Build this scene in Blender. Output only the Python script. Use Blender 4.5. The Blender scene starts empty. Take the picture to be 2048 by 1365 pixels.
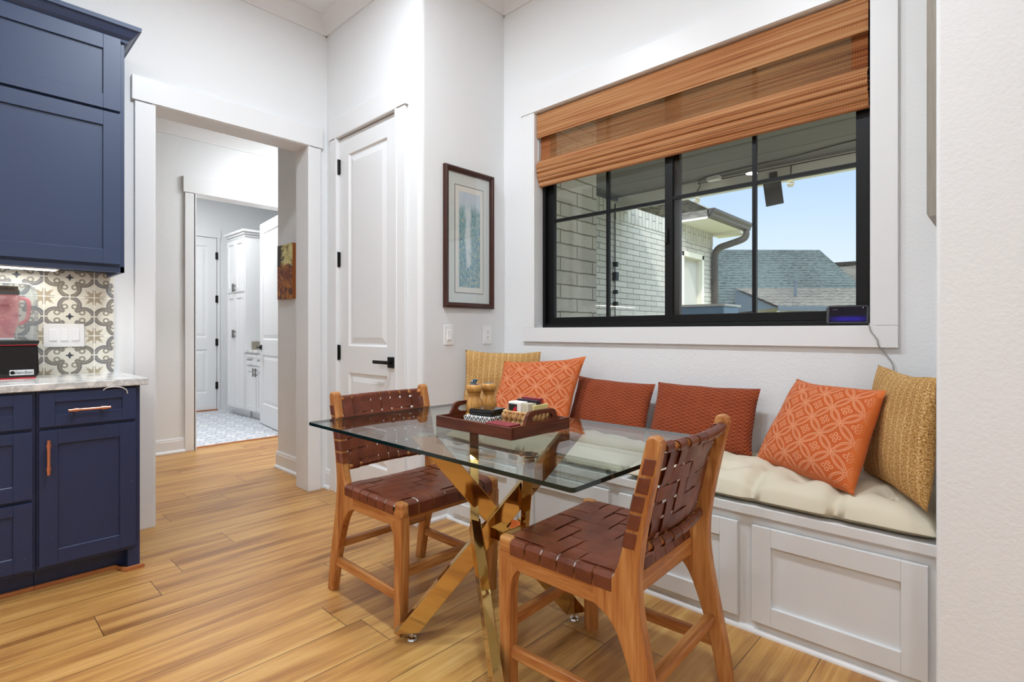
import bpy, bmesh, math, random
from mathutils import Vector, Matrix, noise
random.seed(7)
SC = bpy.context.scene
COL = SC.collection
PI = math.pi

def lin(h):
    h = h.lstrip('#')
    out = []
    for i in (0, 2, 4):
        c = int(h[i:i+2], 16) / 255
        out.append(c/12.92 if c <= .04045 else ((c+.055)/1.055)**2.4)
    return (*out, 1)

# ------------------------------------------------------------------ node helpers
class S:
    def __init__(s, g, k): s.g, s.k = g, k
    def __add__(s, o): return s.g.m('ADD', s, o)
    __radd__ = __add__
    def __sub__(s, o): return s.g.m('SUBTRACT', s, o)
    def __rsub__(s, o): return s.g.m('SUBTRACT', o, s)
    def __mul__(s, o): return s.g.m('MULTIPLY', s, o)
    __rmul__ = __mul__
    def __truediv__(s, o): return s.g.m('DIVIDE', s, o)
    def __neg__(s): return s.g.m('MULTIPLY', s, -1)
    def abs(s): return s.g.m('ABSOLUTE', s)
    def floor(s): return s.g.m('FLOOR', s)
    def frac(s): return s.g.m('FRACT', s)
    def sqrt(s): return s.g.m('SQRT', s)
    def sin(s): return s.g.m('SINE', s)
    def cos(s): return s.g.m('COSINE', s)
    def lt(s, o): return s.g.m('LESS_THAN', s, o)
    def gt(s, o): return s.g.m('GREATER_THAN', s, o)
    def min(s, o): return s.g.m('MINIMUM', s, o)
    def max(s, o): return s.g.m('MAXIMUM', s, o)
    def smin(s, o, k): return s.g.m('SMOOTH_MIN', s, o, k)

class G:
    """one material and short hands for its nodes"""
    def __init__(g, name, base=None, rough=.5, metal=0, spec=.5):
        g.mat = bpy.data.materials.new(name); g.mat.use_nodes = True
        g.nt = g.mat.node_tree; g.nodes = g.nt.nodes; g.links = g.nt.links
        g.bs = g.nodes['Principled BSDF']; g.out = g.nodes['Material Output']
        if base is not None: g.set('Base Color', lin(base) if isinstance(base, str) else base)
        g.set('Roughness', rough); g.set('Metallic', metal); g.set('Specular IOR Level', spec)
    def put(g, inp, v):
        if isinstance(v, S): g.links.new(v.k, inp)
        elif isinstance(v, bpy.types.NodeSocket): g.links.new(v, inp)
        else: inp.default_value = v
    def set(g, n, v):
        if n in ('Base Color', 'Emission Color') and isinstance(v, str): v = lin(v)
        g.put(g.bs.inputs[n], v); return g
    def m(g, op, a, b=None, c=None):
        n = g.nodes.new('ShaderNodeMath'); n.operation = op
        g.put(n.inputs[0], a)
        if b is not None: g.put(n.inputs[1], b)
        if c is not None: g.put(n.inputs[2], c)
        return S(g, n.outputs[0])
    def pos(g):
        n = g.nodes.new('ShaderNodeNewGeometry'); return g.sep(n.outputs['Position'])
    def obj(g):
        n = g.nodes.new('ShaderNodeTexCoord'); return g.sep(n.outputs['Object'])
    def uv(g):
        n = g.nodes.new('ShaderNodeTexCoord'); return g.sep(n.outputs['UV'])
    def sep(g, v):
        n = g.nodes.new('ShaderNodeSeparateXYZ'); g.put(n.inputs[0], v); return [S(g, o) for o in n.outputs]
    def comb(g, x=0., y=0., z=0.):
        n = g.nodes.new('ShaderNodeCombineXYZ')
        for i, v in enumerate((x, y, z)): g.put(n.inputs[i], v)
        return S(g, n.outputs[0])
    def noise(g, v, scale=1., detail=3., rough=.5, dist=0.):
        n = g.nodes.new('ShaderNodeTexNoise'); g.put(n.inputs['Vector'], v)
        n.inputs['Scale'].default_value = scale; n.inputs['Detail'].default_value = detail
        n.inputs['Roughness'].default_value = rough; n.inputs['Distortion'].default_value = dist
        return S(g, n.outputs[0])
    def white(g, v):
        n = g.nodes.new('ShaderNodeTexWhiteNoise'); n.noise_dimensions = '3D'; g.put(n.inputs['Vector'], v)
        return S(g, n.outputs[0])
    def vor(g, v, scale=1., feature='F1'):
        n = g.nodes.new('ShaderNodeTexVoronoi'); g.put(n.inputs['Vector'], v); n.feature = feature
        n.inputs['Scale'].default_value = scale; return S(g, n.outputs['Distance'])
    def ramp(g, f, stops, interp='LINEAR'):
        n = g.nodes.new('ShaderNodeValToRGB'); g.put(n.inputs[0], f); e = n.color_ramp.elements
        n.color_ramp.interpolation = interp
        while len(e) < len(stops): e.new(.5)
        for q, (p, c) in zip(e, stops): q.position = p; q.color = lin(c) if isinstance(c, str) else c
        return S(g, n.outputs[0])
    def mix(g, f, a, b, mode='MIX'):
        n = g.nodes.new('ShaderNodeMix'); n.data_type = 'RGBA'; n.blend_type = mode
        for i, v in ((0, f), (6, a), (7, b)): g.put(n.inputs[i], lin(v) if isinstance(v, str) else v)
        return S(g, n.outputs[2])
    def step(g, d, w, soft):
        """1 where d < w, falling to 0 over soft"""
        n = g.nodes.new('ShaderNodeMapRange'); g.put(n.inputs[0], d)
        n.inputs[1].default_value = w; n.inputs[2].default_value = w + soft
        n.inputs[3].default_value = 1; n.inputs[4].default_value = 0
        return S(g, n.outputs[0])
    def bump(g, h, strength=.3, dist=.01):
        n = g.nodes.new('ShaderNodeBump'); g.put(n.inputs['Height'], h)
        n.inputs['Strength'].default_value = strength; n.inputs['Distance'].default_value = dist
        g.links.new(n.outputs[0], g.bs.inputs['Normal']); return g

def length(a, b): return (a*a + b*b).sqrt()

M = {}
def plain(key, col, rough=.5, metal=0, spec=.5): M[key] = G(key, col, rough, metal, spec).mat

# --- paint and plaster
def plaster(key, col, sc, strength, rough=.75):
    g = G(key, col, rough, 0, .3); p = g.comb(*g.pos())
    g.bump(g.noise(p, sc, 3, .55), strength, .004); M[key] = g.mat
plaster('wall_paint', '#E6E8E9', 88, .3)
plaster('ceiling_paint', '#E9EBEC', 110, .1)
plain('trim_paint', '#E6E7E8', .38)
plain('door_paint', '#E6E7E8', .35)
g = G('bench_paint', '#DFDDD8', .42); p = g.comb(*g.pos())
g.set('Base Color', g.mix(g.noise(p, 3.2, 3), '#E1E3E4', '#D9DADA')); M['bench_paint'] = g.mat
plain('black_metal', '#0D0C0C', .38, .3)
plain('black_frame', '#060607', .45, 0, .3)
plain('steel', '#B9BABC', .22, 1)
plain('bracket_nickel', '#6E6C6A', .3, 1)
plain('white_plastic', '#F0F0F0', .3)
plain('slot_dark', '#2A2826', .6)

# --- navy cabinet paint, worn on the edges of the older base units
g = G('navy_paint', '#3B4763', .42); p = g.comb(*g.pos())
g.set('Base Color', g.mix(g.noise(p, 2.1, 2), '#31405E', '#384766')); M['navy_paint'] = g.mat
g = G('navy_paint_worn', '#27304A', .45); p = g.comb(*g.pos())
chip = g.noise(p, 60, 4, .7).gt(.735)
g.set('Base Color', g.mix(chip, g.mix(g.noise(p, 2.4, 2), '#1D2A4A', '#24335A'), '#8E96A8')); M['navy_paint_worn'] = g.mat
plain('chipped_edge', '#AEB4C0', .6)
plain('toe_dark', '#171B28', .6)

# --- marble
g = G('marble', '#E4E2DD', .12); x, y, z = g.pos(); p = g.comb(x, y, z)
v1 = g.noise(p, 5.5, 7, .62, 1.2); v2 = g.noise(p, 13, 6, .6, .8)
vein = g.step((v1-.5).abs(), .01, .075)*.75 + g.step((v2-.5).abs(), .0, .05)*.3
g.set('Base Color', g.mix(vein*.7, g.mix(g.noise(p, 3, 3), '#EFEEEA', '#E0E0DE'), '#9A9EA2')); M['marble'] = g.mat

# --- cement tiles on the backsplash: wall is x = const, tiles .206 m
g = G('cement_tile', None, .3); x, y, z = g.pos()
ty = (y - .5455)/.206; tz = (z - 1.108)/.206
u = (ty.frac()*2 - 1); v = (tz.frac()*2 - 1)
au, av = u.abs(), v.abs()
big = au.max(av); sml = au.min(av)
d = (length(au - .56, av) - .40).min(length(au, av - .56) - .40)
d = d.smin(length(au, av) - .42, .12)
neck = (au - .13).max(.8 - av).min((av - .13).max(.8 - au))
d = d.smin(neck, .1)
ad = d.abs()
band = g.step(ad, .088, .015)
inner = g.step((d + .02).abs(), .022, .012)
curl = (length(au - .2, av - .5) - .105).abs().min((length(au - .5, av - .2) - .105).abs())
curl2 = g.step(curl, .032, .012) * (1 - g.step(sml, .045, .01))
ang = g.m('ARCTAN2', av, au)
star = g.step(length(au, av) - (.085 + .075*(ang*4).cos().max(0.)), .0, .015)
ca, cb = 1 - au, 1 - av
ang2 = g.m('ARCTAN2', cb, ca)
leaf = g.step(length(ca, cb) - (.29 + .17*(ang2*4).cos().abs()*1.0 - .13*(ang2*12).cos().abs()), 0., .02) * (1 - g.step(length(ca, cb), .06, .02))
stem = g.step((ca - cb).abs(), .02, .01)*g.step(length(ca, cb), .5, .02)
cellr = g.white(g.comb(ty.floor(), tz.floor(), 1.))
pn = g.comb(x, y, z)
wear = g.noise(pn, 25, 4)
grey = g.mix(cellr, '#6F7480', '#7B7468'); tan = g.mix(wear, '#A79779', '#94876F')
c = g.mix(wear, '#E9E6DA', '#DEDBCD')
c = g.mix(leaf.max(stem)*.85, c, tan)
c = g.mix(curl2*.9, c, '#8B8778')
c = g.mix(band*.95, c, grey); c = g.mix(inner*.7, c, '#A39C8A')
c = g.mix(star, c, '#4A4F58')
grout = g.step((1 - au.max(av)), .016, .008)
c = g.mix(grout, c, '#F3F1EA')
g.set('Base Color', c); g.bump(1 - grout, .25, .002); M['cement_tile'] = g.mat

# --- floor planks run along y, .197 wide
g = G('plank_floor', None, .33, 0, .45); x, y, z = g.pos()
q = (x + 1.467 + 19.7)/.197; row = q.floor(); fr = q.frac()
r1 = g.white(g.comb(row, 3.3, 0.)); al = y/1.22 + r1*7.; pid = al.floor(); fa = al.frac()
tone = g.white(g.comb(row, pid, 5.1)); tone2 = g.white(g.comb(row, pid, 9.7))
wob = g.noise(g.comb(x*3., y*.9 + tone*40., tone2*9.), 1., 2, .5)
gx = x + (wob - .5)*.05
gr = g.noise(g.comb(gx*26. + tone*80., y*1.5 + tone2*60., tone*10.), 1., 6, .62, .4)
fine = g.noise(g.comb(gx*190., y*5. + tone*30., tone), 1., 3, .6)
cath = ((g.noise(g.comb(gx*7. + tone*50., y*.75 + tone2*33., tone*5.), 1., 2, .45)*15.).sin()*.5 + .5)
f = gr*.66 + fine*.2 + cath*.12 + (tone - .5)*.10
c = g.ramp(f, [(.26, '#764A20'), (.42, '#A87540'), (.55, '#C59352'), (.74, '#D9AF70')])
knot = g.step(g.vor(g.comb(x*2.6 + tone*7., y*.85 + tone2*5., tone*20.), 1.), .022, .05)
c = g.mix(knot*.65, c, '#5B3618')
seam = g.step(fr.min(1 - fr)*.197, .0008, .0014).max(g.step(fa.min(1 - fa)*1.22, .0008, .0014))
c = g.mix(seam*.85, c, '#3A2010')
g.set('Base Color', c); g.set('Roughness', .27 + gr*.2); g.bump(fine*.3 - seam, .12, .002); M['plank_floor'] = g.mat

# --- laundry tiles
g = G('laundry_tile', None, .35); x, y, z = g.pos()
u = (x/.3).frac() - .5; v = (y/.3).frac() - .5; au, av = u.abs(), v.abs()
a = (length(au - .25, av - .25) - .17).abs(); b = (length(au, av) - .3).abs(); c0 = (au - av).abs()
ln = g.step(a.min(b).min(c0), .022, .02)
gro = g.step((.5 - au.max(av)), .006, .006)
c = g.mix(ln*.8, '#E3E4E6', '#9AA3B3'); c = g.mix(gro, c, '#C9CACC'); g.set('Base Color', c); M['laundry_tile'] = g.mat

# --- timber
def timber(key, stops, axis=2, across=34., along=2.4, rough=.4, spec=.4):
    g = G(key, None, rough, 0, spec); xyz = g.obj()
    k = [v*across for v in xyz]; k[axis] = xyz[axis]*along
    n1 = g.noise(g.comb(*k), 1., 5, .6, .6)
    k2 = [v*across*5 for v in xyz]; k2[axis] = xyz[axis]*along*4
    n2 = g.noise(g.comb(*k2), 1., 2, .5)
    f = n1*.75 + n2*.25
    g.set('Base Color', g.ramp(f, stops)); g.bump(n2, .06, .002); M[key] = g.mat
CH = [(.3, '#874A22'), (.44, '#AD6C37'), (.58, '#C4884E'), (.75, '#D5A26C')]
timber('chair_wood_up', CH, 2); timber('chair_wood_x', CH, 0); timber('chair_wood_y', CH, 1)
TR = [(.3, '#3E1A10'), (.5, '#5C2A1B'), (.72, '#7C4128')]
timber('tray_wood_x', TR, 0, 40., 5., .3); timber('tray_wood_y', TR, 1, 40., 5., .3)
timber('shoe_wood', [(.3, '#A05E35'), (.7, '#C07D4C')], 1)
timber('frame_wood', [(.3, '#2C120C'), (.7, '#4C241A')], 2, 60., 4., .28)
timber('frame_grey', [(.3, '#8C8478'), (.7, '#A39B8E')], 2, 60., 4., .4)
timber('mill_wood', [(.3, '#A66C2C'), (.45, '#C08A46'), (.58, '#CF9A55'), (.72, '#DBAF6E')], 2, 120., 16., .25)

# --- leather
g = G('leather', None, .36, 0, .5); p = g.comb(*g.obj())
g.set('Base Color', g.ramp(g.noise(p, 9, 5, .6), [(.3, '#572716'), (.55, '#703722'), (.75, '#894B31')]))
g.bump(g.noise(p, 420, 2), .12, .001); M['leather'] = g.mat

# --- metals
g = G('gold', '#CDAC70', .07, 1); p = g.comb(*g.obj())
g.bump(g.noise(p, 9, 2), .03, .01); M['gold'] = g.mat
g = G('copper', '#E0906F', .3, 1); p = g.comb(*g.obj()); g.set('Base Color', g.mix(g.noise(p, 40, 3), '#E2A48C', '#CB8468')); M['copper'] = g.mat
plain('chrome', '#D8D9DC', .08, 1)

# --- glass seen through a thin plate: mirror by Fresnel, the rest passes straight
def plate_glass(key, tint, haze=None, haze_f=0.):
    g = G(key); g.nodes.remove(g.bs)
    tr = g.nodes.new('ShaderNodeBsdfTransparent'); tr.inputs[0].default_value = lin(tint)
    gl = g.nodes.new('ShaderNodeBsdfGlossy'); gl.inputs['Roughness'].default_value = 0.0
    fr = g.nodes.new('ShaderNodeFresnel'); geo = g.nodes.new('ShaderNodeNewGeometry')
    ior = g.m('ADD', g.m('MULTIPLY', S(g, geo.outputs['Backfacing']), -.8333), 1.5)
    g.links.new(ior.k, fr.inputs[0])
    mx = g.nodes.new('ShaderNodeMixShader')
    g.links.new(fr.outputs[0], mx.inputs[0]); g.links.new(tr.outputs[0], mx.inputs[1]); g.links.new(gl.outputs[0], mx.inputs[2])
    last = mx.outputs[0]
    if haze:
        df = g.nodes.new('ShaderNodeBsdfDiffuse'); df.inputs[0].default_value = lin(haze)
        m2 = g.nodes.new('ShaderNodeMixShader'); m2.inputs[0].default_value = haze_f
        g.links.new(last, m2.inputs[1]); g.links.new(df.outputs[0], m2.inputs[2]); last = m2.outputs[0]
    g.links.new(last, g.out.inputs[0]); M[key] = g.mat
plate_glass('table_glass', '#F4FAF7')
plate_glass('window_glass', '#F7F7F5')
plate_glass('picture_glass', '#FFFFFF')
plate_glass('clear_plastic', '#F2F6F7', '#D8DCE0', .10)
g = G('glass_edge', '#04201F', .08); M['glass_edge'] = g.mat
g = G('red_plastic', '#E4707A', .1); g.set('Alpha', .42); M['red_plastic'] = g.mat
plain('gloss_black', '#0A0A0D', .08)
plain('satin_black', '#121214', .35)
plain('label_silver', '#D6D8DA', .3, .2)
plain('label_bronze', '#6A6058', .3, .6)
plain('ink_black', '#141414', .5)
plain('ink_red', '#7E2730', .5)
plain('red_line', '#B9202C', .4)
plain('cable_grey', '#A4A29E', .5)
plain('cable_white', '#EDEDED', .4)
plain('cable_black', '#181818', .5)

# --- textiles
g = G('cushion_linen', None, .85, 0, .2); p = g.comb(*g.obj())
g.set('Base Color', g.mix(g.noise(p, 5, 4), '#DAD2BE', '#CFC6AF')); g.bump(g.noise(p, 700, 2), .15, .001); M['cushion_linen'] = g.mat
g = G('seam_thread', '#8E866F', .9); M['seam_thread'] = g.mat

g = G('straw_weave', None, .8, 0, .25); u, v, _ = g.uv()
cu = u*13.; rib = (cu.frac() - .5).abs()*2
n = g.noise(g.comb(u*130., v*70., 0.), 1., 3, .65); n2 = g.noise(g.comb(u*60., v*90., 3.), 1., 2, .5)
big = g.noise(g.comb(u*3., v*3., 0.), 1., 2, .5)
st = g.step(rib, .12, .16)
f = n*.64 + n2*.3 + st*.05 + (big - .5)*.1
g.set('Base Color', g.ramp(f, [(.32, '#6E4722'), (.43, '#B08146'), (.53, '#D8AE6E'), (.65, '#F6E2B8')]))
g.bump(f + (1 - rib)*.16, .9, .006); M['straw_weave'] = g.mat

# orange velvet with interlocking rings
g = G('orange_rings', None, .75, 0, .2); u, v, _ = g.uv()
a = (u + v)*3.6 + .02; b = (u - v)*3.6 + .1
fa, fb = a.frac(), b.frac(); ea, eb = fa.min(1 - fa), fb.min(1 - fb)
dl = (length(fa - .5, eb + .70) - .860).min(length(fb - .5, ea + .70) - .860)
lens = g.step(dl.abs(), .014, .012).max(g.step((dl + .062).abs(), .011, .012))
pa, pb = (fa - .5).abs(), (fb - .5).abs()
fl = g.step((length(pa - .105, pb - .105) - .07).abs(), .014, .012).max(g.step(length(pa, pb), .016, .008)).max(g.step(length(ea, eb), .03, .01))
pat = lens.max(fl)
edge = g.step((u - .5).abs().max((v - .5).abs()), .43, .06)
nz = g.noise(g.comb(u*9., v*9., 0.), 1., 3)
c = g.mix(nz, '#C6602A', '#D17236')
c = g.mix(edge*.55, c, '#B14A22')
c = g.mix(pat*edge*.75, c, '#EBA57C')
g.set('Base Color', c); g.set('Sheen Weight', .08); g.bump(pat*edge, .5, .004); M['orange_rings'] = g.mat

# rust velvet with nested hexagon zigzag lines
g = G('rust_zigzag', None, .8, 0, .2); u, v, _ = g.uv()
w = (u*10.5).frac(); tri = ((w - .5).abs()*2.); shp = g.m('SMOOTH_MAX', g.m('SMOOTH_MIN', tri*1.6 - .3, 1., .1), 0., .1)
t = (v*18. + shp*1.6).frac(); dl = (t - .5).abs()
ln = g.step(dl, .09, .10)
nz = g.noise(g.comb(u*7., v*5., 0.), 1., 3)
c = g.mix(ln*.7, g.mix(nz, '#6E2A15', '#8A3A1D'), '#B9683A')
g.set('Base Color', c); g.set('Sheen Weight', .1); g.bump(ln, .5, .003); M['rust_zigzag'] = g.mat

# --- bamboo shade
def bamboo(key, see):
    g = G(key, None, .55, 0, .3); x, y, z = g.pos()
    n1 = g.noise(g.comb(x*.7, 0., z*110.), 1., 4, .7); n2 = g.noise(g.comb(x*3., 0., z*420.), 1., 2, .5); n3 = g.noise(g.comb(x*1.2, 0., z*9.), 1., 1)
    reed = (z*320. + n1*1.5).frac(); rd = (reed - .5).abs()*2
    thr = (x*95.).frac(); th = g.step((thr - .5).abs(), .07, .05)
    f = (n1 - .5)*1.35 + .25 + n2*.25 + n3*.28
    c = g.ramp(f, [(.26, '#8F4E2C'), (.42, '#C47E4C'), (.56, '#DB9C66'), (.74, '#EBBB8A')])
    c = g.mix(rd*.25, c, '#7C4222')
    c = g.mix(th*.22, c, '#E3BE8F')
    g.set('Base Color', c); g.bump(1 - rd, .5, .003)
    tl = g.nodes.new('ShaderNodeBsdfTranslucent'); g.put(tl.inputs[0], c)
    m1 = g.nodes.new('ShaderNodeMixShader'); m1.inputs[0].default_value = .55 if see > 0 else .25
    g.links.new(g.bs.outputs[0], m1.inputs[1]); g.links.new(tl.outputs[0], m1.inputs[2])
    last = m1.outputs[0]
    if see > 0:
        tr = g.nodes.new('ShaderNodeBsdfTransparent'); m2 = g.nodes.new('ShaderNodeMixShader')
        g.put(m2.inputs[0], (rd*see*1.3).min(.95)); g.links.new(last, m2.inputs[1]); g.links.new(tr.outputs[0], m2.inputs[2]); last = m2.outputs[0]
    g.links.new(last, g.out.inputs[0]); M[key] = g.mat
bamboo('bamboo', 0); bamboo('bamboo_sheer', 1.)

# --- pictures
g = G('waterfall_print', None, .6); u, v, _ = g.uv()
n = g.noise(g.comb(u*16., v*30., 0.), 1., 6, .75, 1.); n2 = g.noise(g.comb(u*5., v*6., 2.), 1., 3)
cliff = g.ramp(n, [(.36, '#3A6E8A'), (.47, '#7FB3CA'), (.56, '#A9B79E'), (.64, '#E8F2F4')])
sky = g.mix(n2, '#B8D2E6', '#D7E2E6')
fall = g.step((u - .42 + (n2 - .5)*.25).abs(), .06, .10)*g.step((v - .55).abs(), .3, .06)
c = g.mix(fall*.8, cliff, '#EAF3F6'); c = g.mix(1 - g.step(v + (n2 - .5)*.12, .8, .08), c, sky)
g.set('Base Color', c); M['waterfall_print'] = g.mat
plain('print_paper', '#E9EAE4', .7); plain('mat_board', '#DDE6E4', .75); plain('mat_line', '#23262A', .6)
g = G('abstract_canvas', None, .55); u, v, _ = g.uv()
n = g.noise(g.comb(u*5., v*11., 1.), 1., 6, .72, .8); n2 = g.noise(g.comb(u*4., v*8., 7.), 1., 4, .6, .5)
low = g.ramp(n, [(.3, '#1E1008'), (.42, '#54290F'), (.5, '#8E4A18'), (.58, '#CC7E26'), (.66, '#6E5818'), (.78, '#E2AC44')])
low = g.mix(g.step((v - .42).abs(), .03, .12)*g.step((n2 - .5).abs(), .03, .06), low, '#6E2814')
hi = g.mix(g.step(u + (n - .5)*.9, .3, .1), g.ramp(n2, [(.3, '#6A5C34'), (.42, '#C2B472'), (.52, '#DCD08E'), (.7, '#E6E0B0')]), '#2E2214')
g.set('Base Color', g.mix(g.step(v + (n2 - .5)*.35, .6, .06), hi, low)); M['abstract_canvas'] = g.mat

# --- small table things
g = G('black_white_box', None, .6); x, y, z = g.obj()
s1 = ((x + y)*44.).frac(); tri = (s1 - .5).abs()*2; zz = (z*55. - tri*1.1).frac()
g.set('Base Color', g.mix((zz - .5).abs().lt(.2), '#E9E8E4', '#1A1B20')); M['black_white_box'] = g.mat
g = G('red_cloth', None, .8); x, y, z = g.obj()
g.set('Base Color', g.mix(((x*110.).frac() - .5).abs().max(((y*110.).frac() - .5).abs()).gt(.42), '#7A1220', '#A55A5E')); M['red_cloth'] = g.mat
g = G('hyacinth', None, .6); p = g.comb(*g.obj())
g.set('Base Color', g.ramp(g.noise(p, 45, 4, .6), [(.3, '#8A5E2C'), (.5, '#C4945A'), (.72, '#E8CB98')])); M['hyacinth'] = g.mat
plain('card_white', '#EFEDE6', .5); plain('card_red', '#C4162F', .4); plain('card_black', '#17181A', .4)
plain('note_yellow', '#E9DF9A', .7); plain('pack_dark', '#2A1F2E', .25); plain('pack_red', '#8E2A34', .3)
plain('cards_side', '#D9D2BC', .8)
plain('knob_blue', '#5F7F9E', .15, .9)
g = G('screen_glow', '#05060E', .06); u, v, _ = g.uv()
gl = g.step(((v - .2)*2.).abs(), .04, .42)*g.step((u - .55).abs(), .2, .4)
g.set('Emission Color', g.mix(gl, '#0B0E24', '#2A1FB4')); g.set('Emission Strength', .55); M['screen_glow'] = g.mat
g = G('lamp_glow', '#FFFFFF'); g.set('Emission Color', (1, .97, .9, 1)); g.set('Emission Strength', 6.); M['lamp_glow'] = g.mat

# --- outdoors
def brick(key, yz=True, w=.30, h=.078, c1='#D3D2C9', c2='#C4C4BC', mo='#8F8C80', rot=False):
    g = G(key, None, .85, 0, .2); x, y, z = g.pos()
    a = y if yz else x
    vec = g.comb(z, a, 0.) if rot else g.comb(a, z + .003*(g.noise(g.comb(a, z, 0.), 18., 2) - .5)*4., 0.)
    n = g.nodes.new('ShaderNodeTexBrick'); g.put(n.inputs['Vector'], vec)
    n.inputs['Scale'].default_value = 1.; n.inputs['Brick Width'].default_value = w; n.inputs['Row Height'].default_value = h
    n.inputs['Mortar Size'].default_value = .0055; n.inputs['Mortar Smooth'].default_value = .25; n.inputs['Bias'].default_value = -.2
    n.inputs['Color1'].default_value = lin(c1); n.inputs['Color2'].default_value = lin(c2); n.inputs['Mortar'].default_value = lin(mo)
    nz = g.noise(g.comb(x, y, z), 40, 4, .65)
    g.set('Base Color', g.mix((nz*1.6 - .5).max(0.)*.35, S(g, n.outputs['Color']), '#8E8D84'))
    g.bump((1 - S(g, n.outputs['Fac'])) + nz*.35, .8, .008); M[key] = g.mat
brick('painted_brick', w=.325, h=.0745, c1='#D0CEC5', c2='#BEBDB5', mo='#86837A'); brick('painted_brick_near', w=.40, h=.098, c1='#E3E2DC', c2='#D4D4CF', mo='#8F8C80'); brick('soldier_brick', rot=True, w=.6, h=.095, c1='#D0CEC5', c2='#BDBCB4', mo='#77756C')
plain('cream_trim', '#EFECDD', .6); plain('porch_white', '#C4C2BA', .6)
g = G('patio_board', None, .7, 0, .2); x, y, z = g.pos()
r = (y/.42).floor(); t = g.white(g.comb(r, 1., 0.)); jn = g.step(((y/.42).frac() - .5).abs()*-1. + .5, .01, .01)
c = g.mix(t, '#747370', '#4F4E4B'); c = g.mix(g.noise(g.comb(x*2., y*14., 0.), 1., 4)*.4, c, '#97948C'); g.set('Base Color', g.mix(jn*.8, c, '#33322F')); M['patio_board'] = g.mat
def shingle(key, a, b, k):
    g = G(key, None, .9, 0, .15); x, y, z = g.pos()
    n1 = g.noise(g.comb(x*6.*k, y*6.*k, z*22.*k), 1., 4, .75); n2 = g.noise(g.comb(x*.4, y*.4, z*.5), 1., 2)
    rows = ((z*7.*k).frac() - .5).abs()*2
    g.set('Base Color', g.ramp(n1*.75 + n2*.2 + rows*.1, [(.40, a), (.60, b)])); M[key] = g.mat
shingle('shingle_green', '#141919', '#4E5A57', 1.1); shingle('shingle_tan', '#2C2B26', '#66635A', 1.1); shingle('shingle_brown', '#5A5650', '#8A857B', 1.4)
plain('gutter_bronze', '#4A443E', .4, .2); plain('slate_blue', '#4C5A66', .6); plain('house_brick', '#B7B1A0', .8)
plain('patio_concrete', '#D2CFC6', .85); plain('lawn', '#8C8A62', .95)
plain('patio_blue', '#5E90B8', .4); plain('pale_metal', '#D7DADB', .4)
plain('speaker_shell', '#26241F', .6); plain('speaker_grille', '#3A3833', .8)
g = G('bulb_glass', '#FFF6E0', .05); g.set('Transmission Weight', .9); g.set('Emission Color', (1, .95, .85, 1)); g.set('Emission Strength', .08); M['bulb_glass'] = g.mat

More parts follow.
